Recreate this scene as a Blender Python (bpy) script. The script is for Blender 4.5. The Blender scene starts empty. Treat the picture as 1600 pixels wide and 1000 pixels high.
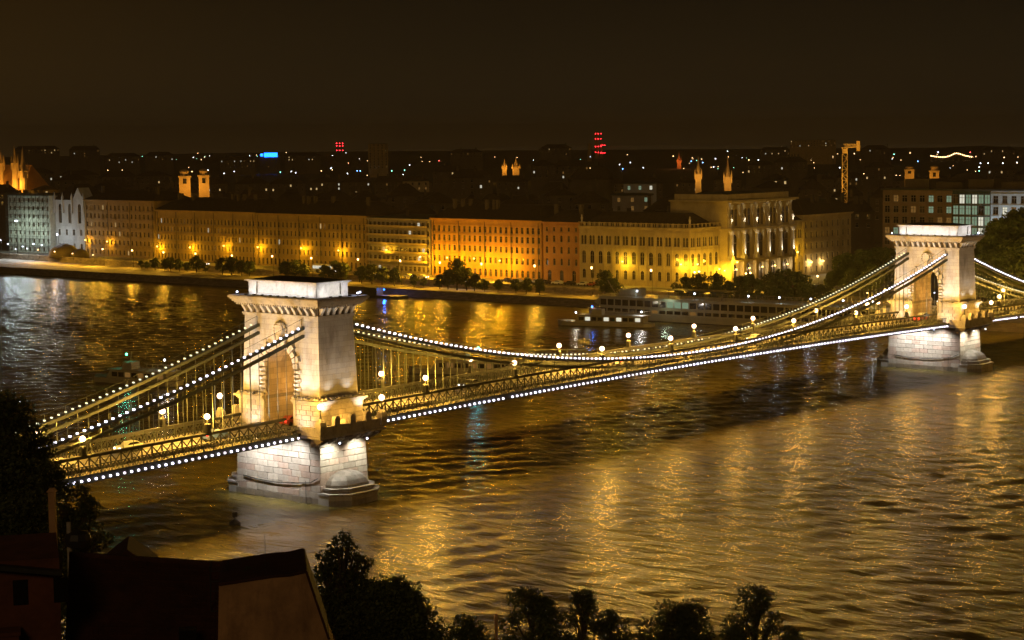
import bpy, bmesh, math, random
import numpy as np
from mathutils import Vector, Matrix
random.seed(7); RNG = np.random.default_rng(7)
R = math.radians
scene = bpy.context.scene
COL = scene.collection

# ------------------------------------------------------------------ camera
CAM = Vector((-309.0, -218.0, 54.2))
YAW, PITCH, ROLL, FPX = R(40.14), R(-5.29), R(-0.68), 3081.0
_fw = Vector((math.cos(YAW)*math.cos(PITCH), math.sin(YAW)*math.cos(PITCH), math.sin(PITCH)))
_r0 = Vector((math.sin(YAW), -math.cos(YAW), 0)); _u0 = _r0.cross(_fw)
_rt = math.cos(ROLL)*_r0 + math.sin(ROLL)*_u0
_up = -math.sin(ROLL)*_r0 + math.cos(ROLL)*_u0
cd = bpy.data.cameras.new('camera'); cam = bpy.data.objects.new('camera', cd); COL.objects.link(cam)
cd.sensor_width = 36; cd.lens = FPX*36/1600; cd.clip_start = 1; cd.clip_end = 30000
m = Matrix((( _rt.x, _up.x, -_fw.x, CAM.x), (_rt.y, _up.y, -_fw.y, CAM.y), (_rt.z, _up.z, -_fw.z, CAM.z), (0, 0, 0, 1)))
cam.matrix_world = m
scene.camera = cam

# ------------------------------------------------------------------ sky: night, brown city glow
w = bpy.data.worlds.new('World'); scene.world = w; w.use_nodes = True
nt = w.node_tree; nt.nodes.clear()
out = nt.nodes.new('ShaderNodeOutputWorld'); bg = nt.nodes.new('ShaderNodeBackground')
tc = nt.nodes.new('ShaderNodeTexCoord'); sx = nt.nodes.new('ShaderNodeSeparateXYZ')
mr = nt.nodes.new('ShaderNodeMapRange'); mr.inputs[1].default_value = -0.02; mr.inputs[2].default_value = 0.10
cr = nt.nodes.new('ShaderNodeValToRGB')
cr.color_ramp.elements[0].position = 0.0; cr.color_ramp.elements[0].color = (0.046, 0.0290, 0.0115, 1)
cr.color_ramp.elements[1].position = 1.0; cr.color_ramp.elements[1].color = (0.0034, 0.0028, 0.0016, 1)
e_ = cr.color_ramp.elements.new(0.30); e_.color = (0.0165, 0.0112, 0.0050, 1)
nz = nt.nodes.new('ShaderNodeTexNoise'); nz.inputs['Scale'].default_value = 2.2; nz.inputs['Detail'].default_value = 4
nmr = nt.nodes.new('ShaderNodeMapRange'); nmr.inputs[3].default_value = 0.8; nmr.inputs[4].default_value = 1.2
mul = nt.nodes.new('ShaderNodeVectorMath'); mul.operation = 'SCALE'
sky = nt.nodes.new('ShaderNodeTexSky'); sky.sky_type = 'NISHITA'; sky.sun_disc = False
sky.sun_elevation = R(-8); sky.sun_rotation = R(250)
add = nt.nodes.new('ShaderNodeVectorMath'); add.operation = 'MULTIPLY_ADD'
add.inputs[1].default_value = (0.01, 0.01, 0.01)
L = nt.links.new
L(tc.outputs['Generated'], sx.inputs[0]); L(sx.outputs['Z'], mr.inputs[0]); L(mr.outputs[0], cr.inputs[0])
L(tc.outputs['Generated'], nz.inputs['Vector']); L(nz.outputs[0], nmr.inputs[0])
L(cr.outputs[0], mul.inputs[0]); L(nmr.outputs[0], mul.inputs['Scale'])
# warm city glow low over the floodlit quarter upstream
gd = nt.nodes.new('ShaderNodeVectorMath'); gd.operation = 'DOT_PRODUCT'; gd.inputs[1].default_value = Vector((math.cos(R(57)), math.sin(R(57)), .07)).normalized()
gp = nt.nodes.new('ShaderNodeMath'); gp.operation = 'POWER'; gp.inputs[1].default_value = 90
gs = nt.nodes.new('ShaderNodeVectorMath'); gs.operation = 'SCALE'; gs.inputs[0].default_value = (.012, .0050, .0002)
ga = nt.nodes.new('ShaderNodeVectorMath'); ga.operation = 'ADD'
L(tc.outputs['Generated'], gd.inputs[0]); L(gd.outputs['Value'], gp.inputs[0]); L(gp.outputs[0], gs.inputs['Scale']); L(mul.outputs[0], ga.inputs[0]); L(gs.outputs[0], ga.inputs[1])
L(sky.outputs[0], add.inputs[0]); L(ga.outputs[0], add.inputs[2])
L(add.outputs[0], bg.inputs[0]); bg.inputs[1].default_value = 1.0; L(bg.outputs[0], out.inputs[0])
# added warm fill in place of city glow; lifts firewall and dark roofs
sd = bpy.data.lights.new('sun', 'SUN'); sd.energy = 0.20; sd.angle = R(12); sd.color = (1, .62, .28)
sun = bpy.data.objects.new('sun', sd); COL.objects.link(sun); sun.rotation_euler = Vector((.75, .52, -.42)).to_track_quat('-Z', 'Y').to_euler()
scene.view_settings.view_transform = 'Standard'; scene.view_settings.look = 'None'
scene.view_settings.exposure = 0.0; scene.view_settings.gamma = 1.0; scene.view_settings.use_curve_mapping = False
scene.cycles.max_bounces = 5; scene.cycles.diffuse_bounces = 2; scene.cycles.glossy_bounces = 3
scene.cycles.transparent_max_bounces = 8; scene.cycles.caustics_reflective = False; scene.cycles.caustics_refractive = False
scene.cycles.use_light_tree = True; scene.cycles.sample_clamp_indirect = 3.0; scene.cycles.sample_clamp_direct = 40.0
scene.cycles.use_denoising = True

# ------------------------------------------------------------------ pixel -> place helpers
def ray(px, py):
    return _fw + _rt*((px-800)/FPX) + _up*((500-py)/FPX)
def hit(px, py, ax, v):
    d = ray(px, py); k = (v-CAM[ax])/d[ax]; return CAM + d*k
def at_dist(px, py, dist):
    d = ray(px, py); h = math.hypot(d.x, d.y); return CAM + d*(dist/h)

ONES = ['', 'first', 'second', 'third', 'fourth', 'fifth', 'sixth', 'seventh', 'eighth', 'ninth', 'tenth', 'eleventh', 'twelfth',
        'thirteenth', 'fourteenth', 'fifteenth', 'sixteenth', 'seventeenth', 'eighteenth', 'nineteenth', 'twentieth']
def nth(i):
    if i <= 20: return ONES[i]
    t = {1: "ten", 8: "eighty", 9: "ninety", 2: 'twenty', 3: 'thirty', 4: 'forty', 5: 'fifty', 6: 'sixty', 7: 'seventy'}[i//10]
    if i % 10 == 0: return t[:-1]+'ieth'
    return t+'-'+ONES[i % 10]

# ------------------------------------------------------------------ mesh helpers
class MB:
    def __init__(s): s.v = []; s.f = []; s.mi = []; s.cur = 0
    def _add(s, vs, fs):
        o = len(s.v); s.v += [tuple(p) for p in vs]; s.f += [tuple(i+o for i in f) for f in fs]; s.mi += [s.cur]*len(fs); return s
    def slot(s, i): s.cur = i; return s
    def box(s, x0, x1, y0, y1, z0, z1):
        return s._add([(x0,y0,z0),(x1,y0,z0),(x1,y1,z0),(x0,y1,z0),(x0,y0,z1),(x1,y0,z1),(x1,y1,z1),(x0,y1,z1)],
                      [(0,3,2,1),(4,5,6,7),(0,1,5,4),(1,2,6,5),(2,3,7,6),(3,0,4,7)])
    def frustum(s, x, y, z0, z1, a0, b0, a1, b1):   # half sizes at bottom and top
        return s._add([(x-a0,y-b0,z0),(x+a0,y-b0,z0),(x+a0,y+b0,z0),(x-a0,y+b0,z0),(x-a1,y-b1,z1),(x+a1,y-b1,z1),(x+a1,y+b1,z1),(x-a1,y+b1,z1)],
                      [(0,3,2,1),(4,5,6,7),(0,1,5,4),(1,2,6,5),(2,3,7,6),(3,0,4,7)])
    def quad(s, a, b, c, d): return s._add([a,b,c,d], [(0,1,2,3)])
    def poly(s, pts): return s._add(pts, [tuple(range(len(pts)))])
    def prism(s, pts, fn, a, b):
        """polygon pts (2D) extruded: fn(u,v,t) -> xyz for t=a and t=b"""
        n = len(pts); vs = [fn(u, v, a) for u, v in pts] + [fn(u, v, b) for u, v in pts]
        fs = [tuple(range(n))[::-1], tuple(range(n, 2*n))] + [(i, (i+1) % n, n+(i+1) % n, n+i) for i in range(n)]
        return s._add(vs, fs)
    def bar(s, p, q, w, h=None, up=(0,0,1)):
        p, q = Vector(p), Vector(q); d = (q-p).normalized(); h = h or w
        sd_ = d.cross(Vector(up))
        if sd_.length < 1e-4: sd_ = Vector((1,0,0))
        sd_.normalize(); u_ = sd_.cross(d); a = sd_*w/2; b = u_*h/2
        return s._add([p-a-b,p+a-b,p+a+b,p-a+b,q-a-b,q+a-b,q+a+b,q-a+b],
                      [(0,1,2,3),(7,6,5,4),(0,4,5,1),(1,5,6,2),(2,6,7,3),(3,7,4,0)])
    def tube(s, pts, rs, n=6):
        vs = []; fs = []
        for k, p in enumerate(pts):
            p = Vector(p); q = Vector(pts[min(k+1, len(pts)-1)]); o = Vector(pts[max(k-1, 0)]); d = (q-o).normalized()
            a = d.orthogonal().normalized() if abs(d.z) < .99 else Vector((1,0,0)); a = (a - d*a.dot(d)).normalized(); b = d.cross(a)
            for i in range(n):
                t = 2*math.pi*i/n; vs.append(p+(a*math.cos(t)+b*math.sin(t))*rs[k])
        for k in range(len(pts)-1):
            for i in range(n):
                j = (i+1) % n; fs.append((k*n+i, k*n+j, (k+1)*n+j, (k+1)*n+i))
        fs.append(tuple(range(n))[::-1]); fs.append(tuple((len(pts)-1)*n+i for i in range(n)))
        return s._add(vs, fs)
    def lathe(s, prof, x=0, y=0, n=10, ax=1.0, ay=1.0):   # prof: (r,z)
        vs = []; fs = []
        for r_, z in prof:
            for i in range(n):
                t = 2*math.pi*(i+.5)/n; vs.append((x+ax*r_*math.cos(t), y+ay*r_*math.sin(t), z))
        for k in range(len(prof)-1):
            for i in range(n):
                j = (i+1) % n; fs.append((k*n+i, k*n+j, (k+1)*n+j, (k+1)*n+i))
        fs.append(tuple(range(n))[::-1]); fs.append(tuple((len(prof)-1)*n+i for i in range(n)))
        return s._add(vs, fs)
    def ball(s, c, r, n=8, k=5):
        prof = [(max(.001, r*math.sin(math.pi*i/k)), c[2]-r*math.cos(math.pi*i/k)) for i in range(k+1)]
        return s.lathe(prof, c[0], c[1], n)
    def mesh(s, name, mats, smooth=False):
        me = bpy.data.meshes.new(name); me.from_pydata(s.v, [], s.f)
        for mt in (mats if isinstance(mats, (list, tuple)) else [mats]): me.materials.append(mt)
        me.polygons.foreach_set('material_index', s.mi)
        if smooth: me.polygons.foreach_set('use_smooth', [True]*len(s.f))
        me.update(); return me
def link(name, data, parent=None, loc=(0,0,0), rot=(0,0,0), world=False):
    o = bpy.data.objects.new(name, data); COL.objects.link(o)
    o.location = loc; o.rotation_euler = rot
    if parent:
        o.parent = parent
        if world:
            o.matrix_parent_inverse = PINV[parent.name]
    return o
PINV = {}
def part(name, mb, mats, parent=None, loc=(0,0,0), rot=(0,0,0), world=False, smooth=False):
    return link(name, mb.mesh(name, mats, smooth), parent, loc, rot, world)
def tag(o, label=None, cat=None, group=None, kind=None):
    if label: o['label'] = label
    if cat: o['category'] = cat
    if group: o['group'] = group
    if kind: o['kind'] = kind
    return o
def thing(name, label, cat, loc=(0,0,0), rotz=0, group=None):
    o = bpy.data.objects.new(name, None); COL.objects.link(o); o.empty_display_size = .5
    o.location = loc; o.rotation_euler = (0, 0, rotz)
    PINV[o.name] = (Matrix.Translation(Vector(loc)) @ Matrix.Rotation(rotz, 4, 'Z')).inverted()
    return tag(o, label, cat, group)
def clone(root, loc, rotz=None, label=None, group=None):
    def cp(o, par):
        c = o.copy(); COL.objects.link(c)
        if par: c.parent = par
        for ch in KIDS.get(o.name, []): cp(ch, c)
        return c
    n = cp(root, None); n.location = loc
    if rotz is not None: n.rotation_euler = (0, 0, rotz)
    if label: n['label'] = label
    if group: n['group'] = group
    return n
KIDS = {}
def freeze(root):
    def rec(o):
        KIDS[o.name] = list(o.children)
        for c in o.children: rec(c)
    rec(root); return root
HAZE = 0.00012
LK = 4.1
def plight(parent, loc, watts, color, radius=.2, kind='POINT', aim=None, spot=100, blend=.8, world=False):
    ld = bpy.data.lights.new('bulb', kind); ld.energy = watts*LK; ld.color = color; ld.shadow_soft_size = radius
    if kind == 'SPOT': ld.spot_size = R(spot); ld.spot_blend = blend
    o = link('bulb', ld, parent, loc, world=world)
    if aim is not None:
        dv = (Vector(aim)-Vector(loc)).normalized(); o.location = Vector(loc)+dv*.38
        o.rotation_euler = (Vector(aim)-Vector(loc)).to_track_quat('-Z', 'Y').to_euler()
    return o

# ------------------------------------------------------------------ materials
def mat(name, col, rough=.8, var=.25, scale=.6, bump=0.0, bscale=4.0, metal=0.0, rand=0.0, dirt=None, dscale=.15, spec=.4):
    m_ = bpy.data.materials.new(name); m_.use_nodes = True; t = m_.node_tree; b = t.nodes['Principled BSDF']
    b.inputs['Roughness'].default_value = rough; b.inputs['Metallic'].default_value = metal; b.inputs['Specular IOR Level'].default_value = spec
    tc_ = t.nodes.new('ShaderNodeTexCoord'); n1 = t.nodes.new('ShaderNodeTexNoise'); n1.inputs['Scale'].default_value = scale
    n1.inputs['Detail'].default_value = 6; n1.inputs['Roughness'].default_value = .65
    t.links.new(tc_.outputs['Object'], n1.inputs['Vector'])
    mp = t.nodes.new('ShaderNodeMapRange'); mp.inputs[1].default_value = .3; mp.inputs[2].default_value = .7
    mp.inputs[3].default_value = 1-var; mp.inputs[4].default_value = 1+var
    t.links.new(n1.outputs[0], mp.inputs[0])
    sc = t.nodes.new('ShaderNodeVectorMath'); sc.operation = 'SCALE'; sc.inputs[0].default_value = col[:3]
    val = mp.outputs[0]
    if rand:
        oi = t.nodes.new('ShaderNodeObjectInfo'); mp2 = t.nodes.new('ShaderNodeMapRange'); mp2.inputs[3].default_value = 1-rand; mp2.inputs[4].default_value = 1+rand
        t.links.new(oi.outputs['Random'], mp2.inputs[0]); mm = t.nodes.new('ShaderNodeMath'); mm.operation = 'MULTIPLY'
        t.links.new(val, mm.inputs[0]); t.links.new(mp2.outputs[0], mm.inputs[1]); val = mm.outputs[0]
    t.links.new(val, sc.inputs['Scale']); col_out = sc.outputs[0]
    if dirt:
        n3 = t.nodes.new('ShaderNodeTexNoise'); n3.inputs['Scale'].default_value = dscale; n3.inputs['Detail'].default_value = 8; n3.inputs['Roughness'].default_value = .7
        mpg = t.nodes.new('ShaderNodeMapping'); mpg.inputs['Scale'].default_value = (1, 1, .35)
        t.links.new(tc_.outputs['Object'], mpg.inputs[0]); t.links.new(mpg.outputs[0], n3.inputs['Vector'])
        rp = t.nodes.new('ShaderNodeMapRange'); rp.inputs[1].default_value = .52; rp.inputs[2].default_value = .72; rp.inputs[4].default_value = .75
        t.links.new(n3.outputs[0], rp.inputs[0])
        mx = t.nodes.new('ShaderNodeMix'); mx.data_type = 'RGBA'; mx.inputs[7].default_value = (*dirt, 1)
        t.links.new(rp.outputs[0], mx.inputs[0]); t.links.new(col_out, mx.inputs[6]); col_out = mx.outputs[2]
    t.links.new(col_out, b.inputs['Base Color'])
    if bump:
        n2 = t.nodes.new('ShaderNodeTexNoise'); n2.inputs['Scale'].default_value = bscale; n2.inputs['Detail'].default_value = 5
        t.links.new(tc_.outputs['Object'], n2.inputs['Vector'])
        bp = t.nodes.new('ShaderNodeBump'); bp.inputs['Strength'].default_value = bump; bp.inputs['Distance'].default_value = .1
        t.links.new(n2.outputs[0], bp.inputs['Height']); t.links.new(bp.outputs[0], b.inputs['Normal'])
    return m_
def emit(name, col, strength, sample=True):
    m_ = bpy.data.materials.new(name); m_.use_nodes = True; t = m_.node_tree; t.nodes.clear()
    o = t.nodes.new('ShaderNodeOutputMaterial'); e = t.nodes.new('ShaderNodeEmission')
    e.inputs[0].default_value = (*col, 1); e.inputs[1].default_value = strength; t.links.new(e.outputs[0], o.inputs[0])
    if not sample: m_.cycles.emission_sampling = 'NONE'
    return m_
def globe_mat(name, col, strength):
    """milk-glass globe: glows itself and lets the bulb inside shine through"""
    m_ = bpy.data.materials.new(name); m_.use_nodes = True; t = m_.node_tree; t.nodes.clear()
    o = t.nodes.new('ShaderNodeOutputMaterial'); e = t.nodes.new('ShaderNodeEmission'); tr = t.nodes.new('ShaderNodeBsdfTransparent'); a = t.nodes.new('ShaderNodeAddShader')
    e.inputs[0].default_value = (*col, 1); e.inputs[1].default_value = strength
    t.links.new(e.outputs[0], a.inputs[0]); t.links.new(tr.outputs[0], a.inputs[1]); t.links.new(a.outputs[0], o.inputs[0])
    m_.cycles.emission_sampling = 'NONE'; return m_
def ashlar(name, col, bw=1.5, bh=.62, var=.2, rough=.8, joint=.35, dirt=(.10,.08,.06), dstr=.55):
    """stone blocks on axis-aligned walls: u = x+y, v = z"""
    m_ = bpy.data.materials.new(name); m_.use_nodes = True; t = m_.node_tree; b = t.nodes['Principled BSDF']; b.inputs['Roughness'].default_value = rough
    b.inputs['Specular IOR Level'].default_value = .3
    tc_ = t.nodes.new('ShaderNodeTexCoord'); s_ = t.nodes.new('ShaderNodeSeparateXYZ'); a = t.nodes.new('ShaderNodeMath'); c = t.nodes.new('ShaderNodeCombineXYZ')
    t.links.new(tc_.outputs['Object'], s_.inputs[0]); t.links.new(s_.outputs[0], a.inputs[0]); t.links.new(s_.outputs[1], a.inputs[1])
    t.links.new(a.outputs[0], c.inputs[0]); t.links.new(s_.outputs[2], c.inputs[1])
    br = t.nodes.new('ShaderNodeTexBrick'); br.inputs['Scale'].default_value = 1; br.inputs['Brick Width'].default_value = bw; br.inputs['Row Height'].default_value = bh
    br.inputs['Mortar Size'].default_value = .025; br.inputs['Mortar Smooth'].default_value = .3; br.inputs['Bias'].default_value = 0
    br.inputs['Color1'].default_value = (*[x*(1-var) for x in col], 1); br.inputs['Color2'].default_value = (*[x*(1+var*.6) for x in col], 1)
    br.inputs['Mortar'].default_value = (*[x*joint for x in col], 1); t.links.new(c.outputs[0], br.inputs['Vector'])
    n3 = t.nodes.new('ShaderNodeTexNoise'); n3.inputs['Scale'].default_value = .5; n3.inputs['Detail'].default_value = 9; n3.inputs['Roughness'].default_value = .7
    mpg = t.nodes.new('ShaderNodeMapping'); mpg.inputs['Scale'].default_value = (1, 1, .3)
    t.links.new(tc_.outputs['Object'], mpg.inputs[0]); t.links.new(mpg.outputs[0], n3.inputs['Vector'])
    rp = t.nodes.new('ShaderNodeMapRange'); rp.inputs[1].default_value = .48; rp.inputs[2].default_value = .74; rp.inputs[4].default_value = dstr
    t.links.new(n3.outputs[0], rp.inputs[0])
    mx = t.nodes.new('ShaderNodeMix'); mx.data_type = 'RGBA'; mx.inputs[7].default_value = (*dirt, 1)
    t.links.new(rp.outputs[0], mx.inputs[0]); t.links.new(br.outputs[0], mx.inputs[6]); t.links.new(mx.outputs[2], b.inputs['Base Color'])
    bp = t.nodes.new('ShaderNodeBump'); bp.inputs['Strength'].default_value = .6; bp.inputs['Distance'].default_value = .04; bp.invert = True
    ad = t.nodes.new('ShaderNodeMath'); ad.operation = 'ADD'; ml = t.nodes.new('ShaderNodeMath'); ml.operation = 'MULTIPLY'; ml.inputs[1].default_value = .5
    n4 = t.nodes.new('ShaderNodeTexNoise'); n4.inputs['Scale'].default_value = 6; t.links.new(tc_.outputs['Object'], n4.inputs['Vector'])
    t.links.new(n4.outputs[0], ml.inputs[0]); t.links.new(br.outputs['Fac'], ad.inputs[0]); t.links.new(ml.outputs[0], ad.inputs[1])
    t.links.new(ad.outputs[0], bp.inputs['Height']); t.links.new(bp.outputs[0], b.inputs['Normal'])
    return m_

SOD = (1.0, .40, .05)          # sodium street light
WARM = (1.0, .53, .075)         # bridge globes
COOL = (.97, .97, 1.0)         # white floodlight
M = {}
M['stone'] = ashlar('limestone ashlar', (.44, .41, .36), 1.9, .8, .10, joint=.66, dirt=(.15, .12, .09), dstr=.72)
M['stone_in'] = ashlar('arch passage stone', (.40, .32, .22), 1.5, .85, .25, joint=.4)
M['trim'] = mat('carved limestone', (.43, .39, .33), .8, .25, 1.2, .4, 6, dirt=(.12, .10, .08), dscale=.7)
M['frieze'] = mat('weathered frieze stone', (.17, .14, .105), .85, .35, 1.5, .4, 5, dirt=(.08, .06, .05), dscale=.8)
M['friezed'] = mat('dark frieze', (.07, .055, .04), .9, .4, 2)  # darkest stone tone, for the frieze band behind the brackets
M['capstone'] = mat('wet grey cap stone', (.20, .175, .15), .6, .35, .8, .4, 4, dirt=(.09, .075, .06), dscale=.6)
M['blockw'] = mat('wet stained pier stone', (.20, .165, .12), .55, .3, .7, .5, 5, rand=.2, dirt=(.10, .08, .05), dscale=.5)
M['block'] = mat('pier stone block', (.42, .37, .30), .75, .22, .7, .5, 5, rand=.22, dirt=(.20, .15, .11), dscale=.5)
M['blockp'] = mat('pinkish pier stone block', (.43, .33, .26), .75, .22, .7, .5, 5, rand=.18, dirt=(.22, .12, .07), dscale=.5)
M['joint'] = mat('mortar core', (.10, .085, .065), .9, .2)
M['iron'] = mat('grey painted iron', (.055, .062, .048), .5, .2, 2, metal=.3)
M['irond'] = mat('dark painted iron', (.035, .034, .027), .55, .2, 2, metal=.3)
M['road'] = mat('asphalt', (.11, .10, .09), .75, .3, .3, .3, 8)
M['walk'] = mat('paved walk', (.17, .15, .12), .8, .25, .5, .3, 5)
M['globe'] = globe_mat('milk glass globe', (1.0, .62, .38), 4.5)
M['globes'] = globe_mat('sodium lamp glass', (1.0, .52, .20), 5)
M['globew'] = globe_mat('white lamp glass', (.72, .78, 1.0), 4)
M['globeb'] = globe_mat('blue lamp glass', (.02, .15, 1.0), 5)
M['globeo'] = globe_mat('amber wall lamp glass', (1.0, .55, .12), 5)
M['led'] = emit('white bridge bulb', (.82, .77, .96), 5.0); M['led2'] = emit('older bridge bulb', (.88, .76, .86), 3.2); M['led3'] = emit('new bridge bulb', (.80, .78, 1.0), 6.5)
M['ledn'] = emit('dim white bridge bulb', (.95, .88, .55), 1.8)
# ------------------------------------------------------------------ river
def water_mat():
    m_ = bpy.data.materials.new('silty river water'); m_.use_nodes = True; t = m_.node_tree; b = t.nodes['Principled BSDF']
    b.inputs['Base Color'].default_value = (.15, .118, .027, 1); b.inputs['Roughness'].default_value = .20; b.inputs['IOR'].default_value = 1.45
    b.inputs['Specular IOR Level'].default_value = .5
    tc_ = t.nodes.new('ShaderNodeTexCoord')
    rot = t.nodes.new('ShaderNodeMapping'); rot.inputs['Rotation'].default_value = (0, 0, R(-38)); rot.inputs['Scale'].default_value = (.42, .13, .3)
    t.links.new(tc_.outputs['Object'], rot.inputs[0])
    n1 = t.nodes.new('ShaderNodeTexNoise'); n1.inputs['Scale'].default_value = .55; n1.inputs['Detail'].default_value = 5; n1.inputs['Roughness'].default_value = .55; n1.inputs['Distortion'].default_value = 1.2
    t.links.new(rot.outputs[0], n1.inputs['Vector'])
    n2 = t.nodes.new('ShaderNodeTexNoise'); n2.inputs['Scale'].default_value = 2.2; n2.inputs['Detail'].default_value = 4; n2.inputs['Distortion'].default_value = .6
    t.links.new(rot.outputs[0], n2.inputs['Vector'])
    b1 = t.nodes.new('ShaderNodeBump'); b1.inputs['Strength'].default_value = .9; b1.inputs['Distance'].default_value = .55
    b2 = t.nodes.new('ShaderNodeBump'); b2.inputs['Strength'].default_value = .8; b2.inputs['Distance'].default_value = .12
    t.links.new(n1.outputs[0], b1.inputs['Height']); t.links.new(n2.outputs[0], b2.inputs['Height'])
    t.links.new(b1.outputs[0], b2.inputs['Normal']); t.links.new(b2.outputs[0], b.inputs['Normal'])
    return m_
xs = np.concatenate([np.arange(-420, -215, 12.), np.arange(-215, 184.6, 1.15), [188.]])
ys = np.concatenate([np.arange(-1500, -200, 60.), np.arange(-200, 300, 1.15), np.arange(300, 600, 2.3), np.arange(600, 1600, 50.)])
XX, YY = np.meshgrid(xs, ys, indexing='ij'); ZZ = np.zeros_like(XX)
rw = np.random.default_rng(3)
amp_mask = np.clip((XX+216)/8, 0, 1)*np.clip((YY+202)/10, 0, 1)*np.clip((600-YY)/60, 0, 1)
patch = .45+.55*np.clip(.5+.5*np.sin(XX/31+1.3*np.sin(YY/47))*np.cos(YY/37+XX/83), 0, 1)
for k in range(26):
    lam = rw.uniform(2.2, 7.5); ang = R(40)+rw.normal(0, .55)+(math.pi if rw.random() < .5 else 0)
    ph = rw.uniform(0, 6.28); a = .0083*lam**.9*rw.uniform(.5, 1)
    kx, ky = math.cos(ang)*2*math.pi/lam, math.sin(ang)*2*math.pi/lam
    ZZ += a*np.sin(kx*XX+ky*YY+ph+.9*np.sin(XX*.045+ph*2)+.9*np.cos(YY*.051+ph*3))*patch
ZZ *= amp_mask
nx, ny = XX.shape
vv = np.stack([XX, YY, ZZ], -1).reshape(-1, 3).astype(np.float32)
ii = np.arange(nx*ny).reshape(nx, ny)
ff = np.stack([ii[:-1, :-1], ii[1:, :-1], ii[1:, 1:], ii[:-1, 1:]], -1).reshape(-1, 4)
def np_mesh(name, v, f, mt, smooth=True):
    me = bpy.data.meshes.new(name); me.vertices.add(len(v)); me.vertices.foreach_set('co', np.ascontiguousarray(v, dtype=np.float32).ravel())
    k = f.shape[1]; me.loops.add(f.size); me.loops.foreach_set('vertex_index', f.astype(np.int32).ravel())
    me.polygons.add(len(f)); me.polygons.foreach_set('loop_start', np.arange(0, f.size, k, dtype=np.int32))
    if smooth: me.polygons.foreach_set('use_smooth', np.ones(len(f), bool))
    me.materials.append(mt); me.update(calc_edges=True); return me
tag(link('river', np_mesh('river', vv, ff, water_mat())), 'wide silty river rippling under the bridge', kind='structure')

# ------------------------------------------------------------------ land
def xw(Y): return 200 + max(0, Y-230)*.085          # upper promenade wall
def xf(Y): return 222 + max(0, Y-213)*.065          # building line
M['ground'] = mat('city ground', (.05, .045, .04), .9, .3, .02)
M['promwall'] = ashlar('lamplit promenade wall stone', (.34, .28, .19), 1.6, .5, .3)  # lamplight on the wall put into a lighter copy of the quay stone
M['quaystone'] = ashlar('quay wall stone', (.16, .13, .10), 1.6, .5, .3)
M['lane'] = mat('lower quay asphalt', (.26, .22, .16), .8, .3, .2, .2, 3)
M['mark'] = mat('road paint', (.7, .68, .62), .7, .15)
mb = MB(); YS = [-1500, -60, 60, 140, 230, 300, 380, 480, 560, 1600]
for a, b in zip(YS[:-1], YS[1:]):
    mb.quad((xw(a), a, 4.0), (5600, a, 4.0), (5600, b, 4.0), (xw(b), b, 4.0))
mb.quad((200, -6000, 4.0), (5600, -6000, 4.0), (5600, -1500, 4.0), (200, -1500, 4.0))
mb.quad((xw(1600), 1600, 4.0), (5600, 1600, 4.0), (5600, 6000, 4.0), (xw(1600), 6000, 4.0))
tag(part('ground', mb, M['ground']), kind='structure')
mb = MB()
for a, b in zip(YS[:-1], YS[1:]):
    mb.quad((186, a, 2.3), (xw(a), a, 2.3), (xw(b), b, 2.3), (186, b, 2.3))
tag(part('lower_quay_road', mb, M['lane']), kind='structure')
mb = MB()
for a, b in zip(YS[:-1], YS[1:]):
    mb.quad((xw(a)-.0, a, 2.2), (xw(b), b, 2.2), (xw(b), b, 4.05), (xw(a), a, 4.05))
    mb.box(0, 0, 0, 0, 0, 0) if False else None
    # coping
    mb._add([(xw(a)-.25, a, 4.05), (xw(a)+.35, a, 4.05), (xw(b)+.35, b, 4.05), (xw(b)-.25, b, 4.05), (xw(a)-.25, a, 4.75), (xw(a)+.35, a, 4.75), (xw(b)+.35, b, 4.75), (xw(b)-.25, b, 4.75)],
            [(4, 5, 6, 7), (0, 4, 7, 3), (1, 2, 6, 5), (0, 1, 5, 4), (2, 3, 7, 6)])
tag(part('promenade_wall', mb, M['promwall']), 'low stone retaining wall along the upper promenade', 'wall')
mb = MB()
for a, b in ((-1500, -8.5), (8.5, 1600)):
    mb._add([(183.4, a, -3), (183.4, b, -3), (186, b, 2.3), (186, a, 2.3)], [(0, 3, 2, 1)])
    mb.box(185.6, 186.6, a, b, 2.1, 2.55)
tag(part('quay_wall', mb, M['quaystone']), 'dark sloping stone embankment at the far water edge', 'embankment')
# upper road and pavement sheets
mb = MB()
for a, b in zip(YS[2:-1], YS[3:]):
    mb.quad((xw(a)+3.5, a, 4.006), (xf(a)-5, a, 4.006), (xf(b)-5, b, 4.006), (xw(b)+3.5, b, 4.006))
tag(part('upper_road', mb, M['road']), kind='structure')
mb = MB()
for a, b in zip(YS[2:-1], YS[3:]):
    for k0, k1 in ((.36, 3.5), None) if False else ((.36, 3.4),):
        mb._add([(xw(a)+k0, a, 4.13), (xw(a)+k1, a, 4.13), (xw(b)+k1, b, 4.13), (xw(b)+k0, b, 4.13), (xw(a)+k1, a, 3.9), (xw(b)+k1, b, 3.9)], [(0, 1, 2, 3), (1, 4, 5, 2)])
    mb._add([(xf(a)-4.9, a, 4.13), (xf(a)+1, a, 4.13), (xf(b)+1, b, 4.13), (xf(b)-4.9, b, 4.13), (xf(a)-4.9, a, 3.9), (xf(b)-4.9, b, 3.9)], [(0, 1, 2, 3), (0, 3, 5, 4)])
tag(part('pavement', mb, M['walk']), kind='structure')
mb = MB()
for y in np.arange(60, 560, 6.0):
    xm = (xw(y)+3.5+xf(y)-5)/2; mb.quad((xm-.08, y, 4.011), (xm+.08, y, 4.011), (xm+.08, y+3, 4.011), (xm-.08, y+3, 4.011))
tag(part('road_markings', mb, M['mark']), kind='structure')
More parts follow.
